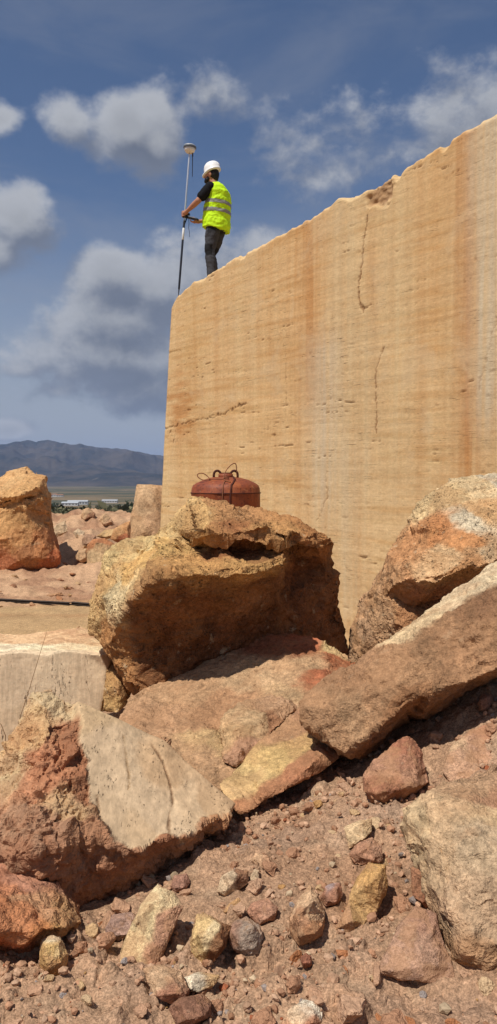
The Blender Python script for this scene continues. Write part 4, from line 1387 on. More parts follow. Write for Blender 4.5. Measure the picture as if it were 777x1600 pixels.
for (a, b, lb) in (((-40, 938), (109, 946), 'long dark steel beam lying across the sandy yard'), ((112, 945), (146, 948), 'short dark steel beam in line with the long beam, near the boulder')):
    p0, p1 = ray_ground(*a)[1], ray_ground(*b)[1]
    e = Vector(p1 - p0)
    mid = Vector((p0 + p1) / 2)
    bm = bmesh.new()
    L = e.length
    for zz in (-.016, .016):
        box(bm, (0, 0, zz), (L, .07, .008))
    box(bm, (0, 0, 0), (L - .004, .010, .028))
    o = bm_obj('steel_beam', bm, M_PIPE, loc=mid + Vector((0, 0, .03)), smooth=False)
    o.rotation_euler = (0, 0, math.atan2(e.y, e.x))
    tag(o, lb, 'beam')

# dry stems in front of the sawn block
M_STEM = plain_material('dry_stem', S(150, 112, 76), .9, 0, .1)
for pts, lb, r0 in (([(20, 1165, 4.55), (32, 1120, 4.6), (45, 1080, 4.6), (60, 1030, 4.62), (73, 988, 4.66)], 'thin dry brown stem rising in front of the pored sawn block', .0024),
                    ([(8, 1175, 4.4), (9, 1150, 4.4), (2, 1132, 4.4), (-12, 1122, 4.4)], 'curved dry straw stalk at the left edge beside the pored sawn block', .0024)):
    bm = bmesh.new()
    q = [P(*k) for k in pts]
    tube(bm, [v - q[0] for v in q], [r0 * (1 - .12 * i) for i in range(len(q))], 6)
    tag(bm_obj('dry_stem', bm, M_STEM, loc=q[0]), lb, 'stem')

# ------------------------------------------------------------------ rusty vessel on the boulder
def rust_material():
    m, t = newmat('red_rust')
    b = principled(t, .62, .35)
    tc = t.new('ShaderNodeTexCoord')
    v = tc.outputs['Object']
    n = t.noise(v, 7, 7, .65)
    n2 = t.noise(v, 45, 6, .7)
    c = t.mix(t.rng(n, .38, .64, 0, 1, True), (*S(140, 70, 46), 1), (*S(168, 88, 46), 1))
    c = t.mix(t.rng(n2, .50, .66, 0, .85, True), c, (*S(92, 44, 30), 1))
    c = t.mix(t.rng(t.noise(v, 22, 7, .75, .6), .60, .68, 0, .6, True), c, (*S(206, 150, 104), 1))
    c = t.mix(t.rng(t.noise(t.scale(v, (9, 9, 2)), 1.5, 5, .6), .55, .7, 0, .5, True), c, (*S(190, 110, 62), 1))
    t.put(b.inputs['Base Color'], c)
    t.put(b.inputs['Normal'], bump(t, n2, .3, .004))
    return m


def build_vessel():
    MR = rust_material()
    MW = plain_material('rusty_wire', S(150, 96, 66), .7, .3, .3)
    MD = plain_material('dark_rust', S(88, 44, 32), .75, .2, .3, 40, .3)
    c = P(353, 802, 5.27)
    root = empty('rusty_vessel', c, math.radians(8))
    tag(root, 'rusty red domed steel vessel with two lifting lugs, sitting on the big undercut boulder', 'vessel')
    R = 54 / F * 5.27
    prof = [(0.0, -.02), (R * .9, -.02), (R * .985, -.01), (R, .01), (R, .128), (R * 1.008, .134), (R * 1.008, .142), (R, .147), (R * .985, .172), (R * .945, .192), (R * .85, .208), (R * .66, .228), (R * .45, .242), (R * .36, .246), (R * .345, .247)]
    bm = bmesh.new()
    seg = 72
    rings = []
    for r, z in prof:
        rings.append([bm.verts.new((r * math.cos(k * 2 * math.pi / seg), r * math.sin(k * 2 * math.pi / seg), z)) for k in range(seg)] if r else None)
    cb = bm.verts.new((0, 0, -.02))
    for k in range(seg):
        bm.faces.new((cb, rings[1][(k + 1) % seg], rings[1][k]))
    for r0, r1 in zip(rings[1:-1], rings[2:]):
        for k in range(seg):
            bm.faces.new((r0[k], r0[(k + 1) % seg], r1[(k + 1) % seg], r1[k]))
    ct = bm.verts.new((0, 0, .25))
    for k in range(seg):
        bm.faces.new((rings[-1][k], rings[-1][(k + 1) % seg], ct))
    for v_ in bm.verts:
        k_ = float(fbm(np.array([v_.co[:]]) * 9, 2)[0]) * .0035
        v_.co = v_.co * (1 + k_ / max(.05, v_.co.length))
    body = bm_obj('shell', bm, MR, root)
    bm = bmesh.new()
    tube(bm, [(0, 0, .235), (0, 0, .268), (0, 0, .272)], [.052, .05, .042], 24)
    bm_obj('filler_neck', bm, MR, root)
    bm = bmesh.new()
    tube(bm, [(0, 0, .268), (0, 0, .279)], [.034, .034], 6)
    bm_obj('plug', bm, MD, root)
    for sx in (-1, 1):
        bm = bmesh.new()
        w, hh = .024, .03
        pts = [(sx * .058 + sx * 0 - w, 0, .225)]
        pts += [(sx * .058 + w * math.cos(math.pi - k * math.pi / 12), 0, .262 + hh * math.sin(k * math.pi / 12)) for k in range(13)]
        pts += [(sx * .058 + w, 0, .225)]
        tube(bm, pts, .0085, 10)
        bm_obj('lifting_lug', bm, MD, root)
    # weld bead running over the dome and down the side
    def skin_pt(r, z, ang):
        return ((r + .002) * math.cos(ang), (r + .002) * math.sin(ang), z + .002)
    a0 = math.radians(-90 + 2)
    bm = bmesh.new()
    tube(bm, [skin_pt(R * .36, .246, a0 + .5), skin_pt(R * .62, .231, a0 + .28), skin_pt(R * .85, .209, a0 + .1), skin_pt(R * .945, .193, a0 + .02), skin_pt(R * .99, .165, a0), skin_pt(R, .12, a0 - .02), skin_pt(R, .04, a0 - .04), skin_pt(R, .0, a0 - .04)], .0065, 8)
    bm_obj('weld_seam', bm, MD, root)
    bm = bmesh.new()
    tube(bm, [skin_pt(R * 1.003, .138, k * 2 * math.pi / 60) for k in range(61)], .0035, 6)
    bm_obj('weld_seam', bm, MD, root)
    bm = bmesh.new()
    tube(bm, [(skin_pt(R, 0, a0 - .52)[0] + .022 * math.cos(k * math.pi / 8), skin_pt(R, 0, a0 - .52)[1] - .004, .045 + .02 * math.sin(k * math.pi / 8)) for k in range(9)], .005, 8)
    bm_obj('side_eye', bm, MD, root)
    wires = [[(.07, -.06, .235), (.066, -.075, .30), (.06, -.08, .345), (.03, -.09, .335), (-.005, -.10, .30), (-.025, -.12, .26), (-.03, -.15, .235), (-.02, -.18, .222), (.01, -.20, .215)],
             [(-.02, -.17, .226), (-.04, -.215, .205), (-.045, -R * .98, .17), (-.05, -R * 1.0 - .006, .10), (-.058, -R - .004, .03)],
             [(-.03, -.15, .236), (-.10, -.12, .236), (-.16, -.10, .225), (-.19, -.09, .24), (-.205, -.08, .26), (-.188, -.085, .275), (-.155, -.09, .272), (-.13, -.10, .25), (-.12, -.12, .236)],
             [(-.03, -.15, .236), (-.02, -.165, .25), (0, -.16, .245), (.005, -.15, .238), (-.015, -.14, .242), (-.03, -.15, .236)]]
    bm = bmesh.new()
    for w in wires:
        # smooth the wire path
        pts = [Vector(k) for k in w]
        for _ in range(2):
            q = [pts[0]]
            for k0, k1 in zip(pts[:-1], pts[1:]):
                q += [k0 * .75 + k1 * .25, k0 * .25 + k1 * .75]
            pts = q + [pts[-1]]
        tube(bm, pts, .0034, 6)
    bm_obj('tie_wire', bm, MW, root)


build_vessel()

# ------------------------------------------------------------------ surveyor
def loft(bm, rings, seg=28):
    """rings: (cx, cy, cz, rx, ry, tilt) horizontal ellipses"""
    rr = []
    for cx, cy, cz, rx, ry, tl in rings:
        rr.append([bm.verts.new((cx + rx * math.cos(a), cy + ry * math.sin(a), cz + tl * rx * math.cos(a))) for a in (k * 2 * math.pi / seg for k in range(seg))])
    for r0, r1 in zip(rr[:-1], rr[1:]):
        for k in range(seg):
            bm.faces.new((r0[k], r0[(k + 1) % seg], r1[(k + 1) % seg], r1[k]))
    bm.faces.new(rr[0][::-1])
    bm.faces.new(rr[-1])


def ball(bm, c, r, rot=None):
    g = bmesh.ops.create_uvsphere(bm, u_segments=20, v_segments=12, radius=1.0)
    bmesh.ops.scale(bm, vec=r if isinstance(r, (tuple, list)) else (r, r, r), verts=g['verts'])
    if rot is not None:
        bmesh.ops.rotate(bm, matrix=rot, verts=g['verts'])
    bmesh.ops.translate(bm, vec=c, verts=g['verts'])


def limb(bm, pts, rads, seg=14):
    """tapered limb with rounded ends, densely interpolated"""
    pts = [Vector(p) for p in pts]
    tube(bm, pts, list(rads), seg)
    for p, r in zip(pts, rads):
        ball(bm, p, r)


def cloth(bm, voxel, name, mat, parent, wr=.006, fs=(14, 14, 7), smooth=3, col=None):
    me = remesh(bm, voxel, smooth, name)
    bm.free()
    co, nn = coords(me), normals(me)
    h = (ridged(co * np.array(fs), 2) - .45) * wr + fbm(co * np.array(fs) * .5 + 4, 2) * wr
    me.vertices.foreach_set('co', (co + nn * h[:, None]).ravel())
    me.update()
    if col is not None:
        set_col(me, col(co))
    return link(name, me, mat, parent)


def attr_material(name, rough=.85, bs=.2, bscale=90):
    m, t = newmat(name)
    b = principled(t, rough, .15)
    tc = t.new('ShaderNodeTexCoord')
    v = tc.outputs['Object']
    c = t.mix(1.0, attr(t).outputs['Color'], t.rng(t.noise(v, 40, 5, .6), .3, .7, .85, 1.15), 'MULTIPLY')
    t.put(b.inputs['Base Color'], c)
    t.put(b.inputs['Normal'], bump(t, t.noise(v, bscale, 4, .6), bs, .004))
    return m


def build_person():
    u0, _ = face_uv(335, 424)
    d0 = 11.5
    q = P(336.5, 430, d0)
    u = (q[:2] - FL) @ FD
    zf = float(top_z(u)) - .005
    fa = math.radians(20)
    fwd = Vector((-math.cos(fa), math.sin(fa), 0))
    root = empty('person', (q[0], q[1], zf), math.atan2(fwd.y, fwd.x))
    tag(root, 'person in white hard hat and yellow safety vest holding the surveying pole on the block', 'person')
    M_SKIN = plain_material('skin', (.42, .20, .125), .55, 0, .3, 25, .1)
    M_VEST = plain_material('hi_vis_fabric', (.52, .82, .015), .75, 0, .2, 20, .06, .25, 60)
    M_STRIPE = plain_material('reflective_tape', (.22, .22, .20), .45, 0, .5, 60, .1)
    M_BLACK = plain_material('black_cotton', (.012, .012, .014), .9, 0, .1, 40, .2, .2, 120)
    M_TROU = attr_material('work_trouser_cloth')
    M_HAIR = plain_material('dark_hair', (.012, .009, .008), .6, 0, .3, 80, .3, .6, 150)
    M_HELM = plain_material('white_helmet', (.80, .80, .78), .35, 0, .45, 10, .03)
    M_BOOT = plain_material('boot_leather', (.05, .035, .025), .7, 0, .25)
    # ---- body: x forward, y left (towards the camera), z up
    hx = .06
    tiltm = Matrix.Rotation(math.radians(16), 3, 'Y')
    bm = bmesh.new()
    loft(bm, [(-.01, 0, .86, .10, .15, 0), (-.02, 0, .96, .11, .165, 0), (-.035, 0, 1.08, .105, .150, 0), (-.045, 0, 1.2, .115, .16, 0), (-.045, 0, 1.32, .12, .178, 0), (-.03, 0, 1.41, .095, .17, 0), (-.01, 0, 1.455, .06, .09, 0)])
    limb(bm, [(-.015, 0, 1.42), (.02, 0, 1.52), (.035, 0, 1.57)], [.062, .056, .056])
    ball(bm, (hx - .012, 0, 1.655), (.098, .078, .118), tiltm)           # skull
    ball(bm, (hx + .045, 0, 1.595), (.055, .052, .065), tiltm)           # jaw
    ball(bm, (hx + .083, 0, 1.565), (.026, .030, .022), tiltm)           # chin
    ball(bm, (hx + .098, 0, 1.628), (.026, .013, .024), tiltm)           # nose
    ball(bm, (hx + .088, 0, 1.598), (.016, .026, .012), tiltm)           # lips
    ball(bm, (hx + .080, 0, 1.665), (.022, .055, .012), tiltm)           # brow
    for s in (-1, 1):
        ball(bm, (hx - .012, s * .080, 1.635), (.020, .010, .032), tiltm)  # ears
        ball(bm, (hx + .082, s * .034, 1.648), (.012, .014, .010), tiltm)  # eyes
    SH_L, EL_L, WR_L = (-.005, .205, 1.395), (.165, .245, 1.20), (.395, .115, 1.125)
    SH_R, EL_R, WR_R = (-.005, -.205, 1.395), (.06, -.27, 1.13), (.27, -.10, 1.02)
    limb(bm, [SH_L, tuple((Vector(SH_L) + Vector(EL_L)) / 2), EL_L], [.060, .053, .044])
    limb(bm, [EL_L, tuple(Vector(EL_L) * .6 + Vector(WR_L) * .4), WR_L], [.044, .043, .028])
    limb(bm, [SH_R, tuple((Vector(SH_R) + Vector(EL_R)) / 2), EL_R], [.058, .05, .042])
    limb(bm, [EL_R, tuple(Vector(EL_R) * .6 + Vector(WR_R) * .4), WR_R], [.042, .040, .027])
    # left hand closed round the pole
    GL = Vector((.492, .062, 1.095))
    limb(bm, [WR_L, (.435, .092, 1.112), (.462, .083, 1.105)], [.028, .034, .032])
    for i in range(4):
        z = 1.132 - i * .021
        ln = (.92, 1.0, .97, .82)[i]
        limb(bm, [(.458, .088, z), (.492, .092 * 1.02, z - .002), (.516 * (1 if ln > .9 else .99), .066, z - .004), (.500, .042, z - .005), (.478 + .004 * i, .038, z - .006)], [.0105, .0098, .009, .0084, .0075], 8)
    limb(bm, [(.440, .075, 1.125), (.462, .052, 1.142), (.488, .038, 1.140), (.508, .040, 1.133)], [.013, .0115, .0105, .009], 8)
    # right hand under the controller
    limb(bm, [WR_R, (.305, -.075, 1.012), (.335, -.055, 1.012)], [.027, .032, .030])
    for i in range(4):
        y = -.088 + i * .0215
        ln = (.85, 1.0, 1.04, .95)[i]
        limb(bm, [(.34, y, 1.008), (.34 + .040 * ln, y + .004, 1.000), (.34 + .068 * ln, y + .006, 1.012), (.34 + .078 * ln, y + .008, 1.032)], [.0105, .0098, .009, .008], 8)
    limb(bm, [(.312, -.035, 1.022), (.335, -.012, 1.045), (.362, -.010, 1.060), (.382, -.018, 1.064)], [.013, .0115, .0105, .009], 8)
    for s, kx, ax in ((1, .045, .0), (-1, .115, .085)):
        limb(bm, [(-.005, s * .09, .90), (.02, s * .10, .70), (kx, s * .105, .50), (kx - .03, s * .108, .30), (ax, s * .11, .09)], [.085, .078, .056, .055, .04])
        limb(bm, [(ax - .03, s * .11, .05), (ax + .06, s * .115, .045), (ax + .14, s * .12, .035)], [.04, .04, .03])
    body = remesh(bm, .0052, 2, 'body')
    bm.free()
    link('body', body, M_SKIN, root)
    # ---- black T-shirt
    bm = bmesh.new()
    loft(bm, [(-.02, 0, .90, .12, .175, 0), (-.035, 0, 1.08, .118, .165, 0), (-.048, 0, 1.25, .13, .18, 0), (-.045, 0, 1.35, .132, .20, 0), (-.025, 0, 1.43, .118, .195, 0), (-.002, 0, 1.482, .08, .09, 0)])
    for a, b in ((SH_L, EL_L), (SH_R, EL_R)):
        a, b = Vector(a), Vector(b)
        limb(bm, [a.lerp(b, .0), a.lerp(b, .35), a.lerp(b, .68)], [.072, .075, .074])
    cloth(bm, .007, 't_shirt', M_BLACK, root, .004)
    # ---- vest
    bm = bmesh.new()
    loft(bm, [(-.015, 0, .825, .205, .215, .20), (-.018, 0, .90, .212, .222, .18), (-.025, 0, 1.0, .208, .218, .14), (-.04, 0, 1.12, .200, .214, .10), (-.056, 0, 1.25, .188, .220, .06), (-.062, 0, 1.34, .170, .232, .02),
              (-.045, 0, 1.42, .132, .232, 0), (-.02, 0, 1.475, .098, .15, -.1), (-.003, 0, 1.498, .076, .082, -.15)])
    vest = cloth(bm, .008, 'vest', M_VEST, root, .016, (9, 9, 13), 2)
    co, nn = coords(vest.data), normals(vest.data)
    cz = co[:, 2] - (co[:, 0] + .06) * .14
    ctr = [tuple(p.vertices) for p in vest.data.polygons]
    for z0, z1 in ((1.165, 1.215), (1.045, 1.095)):
        sel = [f for f in ctr if all(z0 - .004 <= cz[i] <= z1 + .004 for i in f)]
        ids = sorted({i for f in sel for i in f})
        mp = {i: k for k, i in enumerate(ids)}
        me = mesh_np('reflective_stripe', co[ids] + nn[ids] * .0045, [tuple(mp[i] for i in f) for f in sel])
        link('reflective_stripe', me, M_STRIPE, vest)
    # arm openings edged by the sleeve are left to the T-shirt; trousers next
    bm = bmesh.new()
    loft(bm, [(-.02, 0, .80, .125, .175, 0), (-.025, 0, .88, .135, .18, 0), (-.03, 0, .97, .13, .175, 0), (-.03, 0, 1.03, .125, .17, 0)])
    for s, kx, ax in ((1, .045, .0), (-1, .115, .085)):
        limb(bm, [(-.015, s * .085, .84), (.012, s * .095, .70), (kx, s * .105, .50), (kx - .022, s * .108, .32), (ax + .005, s * .11, .13), (ax, s * .11, .06)], [.108, .098, .080, .080, .074, .078])

    def tcol(co):
        c = np.repeat(np.array((.050, .050, .056))[None], len(co), 0)
        dark = np.array((.016, .016, .018))
        hip = sstep(.70, .78, co[:, 2] + .35 * co[:, 0]) * (co[:, 0] < .04)
        knee = sstep(.40, .43, co[:, 2]) * (1 - sstep(.56, .60, co[:, 2])) * (co[:, 0] > -.02)
        k = np.maximum(hip, knee)[:, None]
        return c + (dark - c) * k
    cloth(bm, .008, 'trousers', M_TROU, root, .012, (9, 9, 12), 2, tcol)
    for s, ax in ((1, .0), (-1, .085)):
        bm = bmesh.new()
        limb(bm, [(ax, s * .11, .16), (ax - .01, s * .11, .07)], [.058, .058])
        limb(bm, [(ax - .05, s * .11, .05), (ax + .07, s * .115, .05), (ax + .16, s * .12, .043)], [.05, .052, .043])
        box(bm, (ax + .055, s * .115, .012), (.30, .10, .026), None, .008)
        cloth(bm, .007, 'boot', M_BOOT, root, .002)
    # ---- hair and beard
    bm = bmesh.new()
    ball(bm, (hx - .032, 0, 1.655), (.090, .084, .108), tiltm)
    ball(bm, (hx - .060, 0, 1.60), (.050, .062, .060), tiltm)
    hair = cloth(bm, .006, 'hair', M_HAIR, root, .004, (30, 30, 20), 1)
    bm = bmesh.new()
    ball(bm, (hx + .052, 0, 1.578), (.052, .057, .048), tiltm)
    ball(bm, (hx + .078, 0, 1.560), (.036, .038, .030), tiltm)
    for s in (-1, 1):
        ball(bm, (hx + .022, s * .048, 1.605), (.026, .014, .036), tiltm)
    cloth(bm, .006, 'beard', M_HAIR, root, .003, (30, 30, 30), 1)
    # ---- helmet: shell, brim, ridge
    bm = bmesh.new()
    seg = 32
    hc = Vector((hx - .018, 0, 1.705))
    rr = []
    prof = [(1.02, -.022), (1.03, -.006), (1.0, .0), (.985, .03), (.93, .065), (.82, .095), (.62, .118), (.36, .131), (.12, .1355)]
    for f, z in prof:
        ring = []
        for k in range(seg):
            a = 2 * math.pi * k / seg
            ex = .126 * f
            ey = .106 * f
            x, y, zz = ex * math.cos(a), ey * math.sin(a), z
            if f >= 1.02:
                pk = max(0, math.cos(a)) ** 2
                x += .045 * pk
                zz -= .018 * pk
            ring.append(bm.verts.new(hc + tiltm @ Vector((x, y, zz))))
        rr.append(ring)
    for r0, r1 in zip(rr[:-1], rr[1:]):
        for k in range(seg):
            bm.faces.new((r0[k], r0[(k + 1) % seg], r1[(k + 1) % seg], r1[k]))
    bm.faces.new(rr[-1])
    bm.faces.new(rr[0][::-1])
    helm = bm_obj('helmet', bm, M_HELM, root)
    bm = bmesh.new()
    tube(bm, [hc + tiltm @ Vector((.125 * math.cos(a), 0, .012 + .126 * math.sin(a))) for a in (math.radians(12 + k * 12) for k in range(14))], .011, 10)
    bm_obj('crown_ridge', bm, M_HELM, helm)
    return root, fwd, zf


person, PF, PZ = build_person()


def build_pole():
    M_ALU = plain_material('aluminium_pole', (.62, .63, .66), .35, .6, .5, 20, .05)
    M_DARK = plain_material('black_pole', (.018, .022, .035), .45, 0, .4, 20, .1)
    M_REC = plain_material('receiver_white', (.72, .70, .64), .4, 0, .4, 20, .04)
    M_GREY = plain_material('receiver_grey', (.10, .12, .15), .45, 0, .4)
    M_TAPE = plain_material('white_tape', (.7, .7, .68), .6)
    mw = Matrix.Translation(person.location) @ person.rotation_euler.to_matrix().to_4x4()
    grip = mw @ Vector((.492, .066, 1.11))
    dg_ = float((np.array(grip) - CAM) @ FWD)
    tip = Vector(P(279, 463, dg_ + .06))
    top = Vector(P(296.5, 236, dg_ - .02))
    # pass through the hand
    u = (np.array(tip[:2]) - FL) @ FD
    tip.z = float(top_z(u)) - .02
    root = empty('surveying_pole', tip)
    tag(root, 'tall surveying pole with a white satellite receiver on top, held upright on the block', 'survey pole')
    ax = top - tip
    L = ax.length
    an = ax.normalized()
    gl = (grip - tip).dot(an)
    off = grip - (tip + an * gl)

    def at(k):
        s = 4 * (k / L) * (1 - k / L)
        return an * k + off * min(1, s) * 1.0 * 0

    def seg(name, k0, k1, r0, r1, mat, parent=root, n=14):
        bm = bmesh.new()
        tube(bm, [at(k0), at(k0 + (k1 - k0) * .02), at(k1 - (k1 - k0) * .02), at(k1)], [r0 * .8, r0, r1, r1 * .8], n)
        return bm_obj(name, bm, mat, parent)
    seg('spike', 0, .12, .004, .013, M_DARK)
    seg('lower_tube', .10, 1.13, .0165, .0165, M_DARK)
    seg('marking_band', .84, 1.02, .0172, .0172, M_TAPE)
    seg('upper_tube', 1.11, L - .03, .0125, .0125, M_ALU)
    seg('clamp', 1.17, 1.26, .030, .030, M_DARK)
    bm = bmesh.new()
    c = at(1.215)
    tube(bm, [c + Vector((.02, -.01, 0)), c + Vector((.075, -.03, .0))], [.016, .020], 12)
    bm_obj('clamp_knob', bm, M_DARK, root)
    # receiver: a shallow dome over a tapered body
    bm = bmesh.new()
    base = at(L - .03)
    R_ = .098
    prof = [(.02, 0), (.055, .005), (.075, .03), (.088, .062)]
    tube(bm, [base + an * z for _, z in prof], [r for r, _ in prof], 28)
    rec = bm_obj('receiver', bm, M_REC, root)
    bm = bmesh.new()
    tube(bm, [base + an * z for z in (.062, .07, .092, .098)], [.090, R_, R_, .094], 28)
    bm_obj('receiver_band', bm, M_GREY, rec)
    bm = bmesh.new()
    tube(bm, [base + an * z for z in (.097, .104, .112, .118, .121)], [.094, .090, .076, .05, .015], 28)
    bm_obj('receiver_dome', bm, M_REC, rec)
    bm = bmesh.new()
    p0 = base + Vector((.048, 0, .01))
    tube(bm, [p0, p0 + Vector((.0, 0, -.06)), p0 + Vector((-.002, 0, -.07)), p0 + Vector((-.006, 0, -.36))], [.008, .011, .006, .0045], 8)
    bm_obj('antenna', bm, M_DARK, root)
    # controller on its bracket
    bm = bmesh.new()
    hand = mw @ Vector((.385, -.035, 1.055))
    rot = Matrix.Rotation(math.atan2(PF.y, PF.x), 3, 'Z') @ Matrix.Rotation(math.radians(-18), 3, 'Y')
    box(bm, hand - tip, (.20, .085, .028), rot, .008)
    ctl = bm_obj('controller', bm, M_DARK, root)
    bm = bmesh.new()
    box(bm, hand - tip + rot @ Vector((.02, 0, .0155)), (.10, .062, .004), rot)
    bm_obj('screen', bm, M_GREY, ctl)
    bm = bmesh.new()
    a = hand - tip + rot @ Vector((.08, .02, 0))
    tube(bm, [a, at(1.05)], [.009, .009], 8)
    bm_obj('bracket', bm, M_DARK, root)
    bm = bmesh.new()
    b0 = a + Vector((.02, 0, -.02))
    tube(bm, [b0, b0 + Vector((.005, 0, -.08)), b0 + Vector((.0, 0, -.14)), b0 + Vector((.012, 0, -.22)), b0 + Vector((.014, 0, -.28))], [.004, .004, .004, .004, .003], 6)
    bm_obj('strap', bm, M_DARK, ctl)


build_pole()

# ------------------------------------------------------------------ clods and gravel
def clod_mesh(name, seed, sub, flat=.75, ang=.5):
    bm = bmesh.new()
    bmesh.ops.create_icosphere(bm, subdivisions=sub, radius=1.0)
    v = np.array([q.co[:] for q in bm.verts])
    rs = np.random.RandomState(seed)
    pl = rs.normal(size=(9, 3))
    pl /= np.linalg.norm(pl, axis=1)[:, None]
    off = rs.uniform(.38, .85, 9)
    for n, o in zip(pl, off):
        s = v @ n - o
        v = v - np.clip(s, 0, None)[:, None] * n * .92
    v = v * (1 + ang * .3 * fbm(v * 1.6 + seed, 3))[:, None]
    if sub > 2:
        v = v * (1 + .10 * fbm(v * 5 + seed, 3))[:, None]
        v = facetize(v, v / np.linalg.norm(v, axis=1)[:, None], 1.2, .92, seed=seed)
    v = v * np.array((rs.uniform(.8, 1.25), rs.uniform(.7, 1.0), flat))
    f = np.array([[q.index for q in fc.verts] for fc in bm.faces])
    bm.free()
    return v, f


def gravel_material():
    m, t = newmat('loose_gravel')
    b = principled(t, .95, .1)
    tc = t.new('ShaderNodeTexCoord')
    v = tc.outputs['Object']
    c = t.mix(1.0, attr(t).outputs['Color'], t.rng(t.noise(v, 60, 2, .6), .3, .7, .8, 1.2), 'MULTIPLY')
    t.put(b.inputs['Base Color'], c)
    t.put(b.inputs['Normal'], bump(t, t.noise(v, 130, 1, .6), .4, .006))
    return m


def build_gravel():
    rs = np.random.RandomState(21)
    protos = [clod_mesh('p', 40 + i, 1, .75, .9) for i in range(12)]
    N = 36000
    x = rs.uniform(-1.7, 2.4, N)
    y = 1.3 + 3.6 * rs.uniform(0, 1, N) ** 1.35
    dens = fbm(np.stack((x * 2.2, y * 2.2, 0 * x), 1), 2)
    keep = rs.uniform(-.55, .7, N) < dens * 1.6
    x, y = x[keep], y[keep]
    N = len(x)
    size = .0032 + .0190 * rs.uniform(0, 1, N) ** 3.2
    z = ground_z(x, y)
    pal = np.array([S(220, 176, 142), S(204, 154, 120), S(214, 168, 134), S(228, 186, 152), S(196, 146, 112), S(226, 198, 162), S(176, 160, 150), S(196, 120, 84), S(214, 168, 112)])
    pr = np.array([.24, .2, .22, .14, .1, .04, .03, .02, .01])
    ci = rs.choice(len(pal), N, p=pr / pr.sum())
    V, Fc, Cc = [], [], []
    off = 0
    for i in range(N):
        v, f = protos[i % 12]
        a = rs.uniform(0, 6.28)
        ca, sa = math.cos(a), math.sin(a)
        w = v * size[i]
        w = np.stack((w[:, 0] * ca - w[:, 1] * sa, w[:, 0] * sa + w[:, 1] * ca, w[:, 2]), 1) + (x[i], y[i], z[i] + size[i] * .25)
        V.append(w)
        Fc.append(f + off)
        Cc.append(np.repeat((pal[ci[i]] * rs.uniform(.62, .92))[None], len(v), 0))
        off += len(v)
    me = mesh_np('gravel', np.concatenate(V), np.concatenate(Fc), np.concatenate(Cc), smooth=False)
    tag(link('gravel', me, gravel_material()), 'loose reddish gravel and crumbs covering the rubble slope', 'gravel', kind='stuff')


build_gravel()


def build_clods():
    rs = np.random.RandomState(5)
    kinds = [('reddish brown clod of earth lying on the rubble slope', [S(212, 166, 132), S(200, 150, 116), S(218, 174, 140)], .64, .042),
             ('pale cream chip of limestone lying on the rubble slope', [S(236, 200, 156), S(230, 190, 142)], .18, .034),
             ('bluish grey chip lying on the rubble slope', [S(186, 172, 164), S(176, 162, 154)], .08, .024),
             ('orange brown chip lying on the rubble slope', [S(206, 140, 96), S(212, 162, 106)], .10, .028)]
    meshes = []
    for k, (lb, cols, pr, sz) in enumerate(kinds):
        ms = []
        for j in range(5):
            v, f = clod_mesh('rubble_stone', 100 + k * 10 + j, 3, .72, .9 if k == 0 else .3)
            c = .9 * np.array(cols[j % len(cols)])[None] * (1 + .12 * fbm(v * 2 + j, 3))[:, None]
            me = mesh_np('rubble_stone', v, f, c, smooth=False)
            me.materials.append(M_CLOD)
            ms.append(me)
        meshes.append(ms)
    dg = bpy.context.evaluated_depsgraph_get()
    n = 0
    tries = 0
    while n < 260 and tries < 2600:
        tries += 1
        x = rs.uniform(-1.0, 1.5)
        y = 1.75 + 2.3 * rs.uniform() ** 1.2
        z = float(ground_z([x], [y], False)[0])
        pt = Vector((x, y, z + .03))
        d = pt - Vector(CAM)
        hit, loc, nrm, idx, ob, mw = scene.ray_cast(dg, Vector(CAM), d.normalized())
        if not hit or ob is None or ob.name.split('.')[0] not in ('ground', 'gravel') or (loc - pt).length > .35:
            continue
        x, y = loc.x, loc.y
        z = float(ground_z([x], [y], True)[0]) - .014
        k = rs.choice(4, p=[q[2] for q in kinds])
        s = kinds[k][3] * (rs.uniform(.38, .8) if rs.uniform() < .8 else rs.uniform(.8, 1.3))
        o = bpy.data.objects.new('rubble_stone', meshes[k][rs.randint(5)])
        COL.objects.link(o)
        o.location = (x, y, z + s * .02 + .012)
        o.rotation_euler = (rs.uniform(-.5, .5), rs.uniform(-.5, .5), rs.uniform(0, 6.28))
        o.scale = (s, s * rs.uniform(.8, 1.1), s)
        tag(o, kinds[k][0], 'stone', 'small stones scattered over the rubble slope')
        n += 1


def clod_material():
    m, t = newmat('clod')
    b = principled(t, .95, .1)
    tc = t.new('ShaderNodeTexCoord')
    v = tc.outputs['Object']
    c = attr(t).outputs['Color']
    for sc_, lo, hi in ((1.6, .8, 1.15), (7, .78, 1.2)):
        c = t.mix(1.0, c, t.rng(t.noise(v, sc_, 6, .65), .3, .7, lo, hi), 'MULTIPLY')
    t.put(b.inputs['Base Color'], c)
    t.put(b.inputs['Normal'], bump(t, t.noise(v, 3, 3, .6), .5, .05))
    return m


M_CLOD = clod_material()
build_clods()


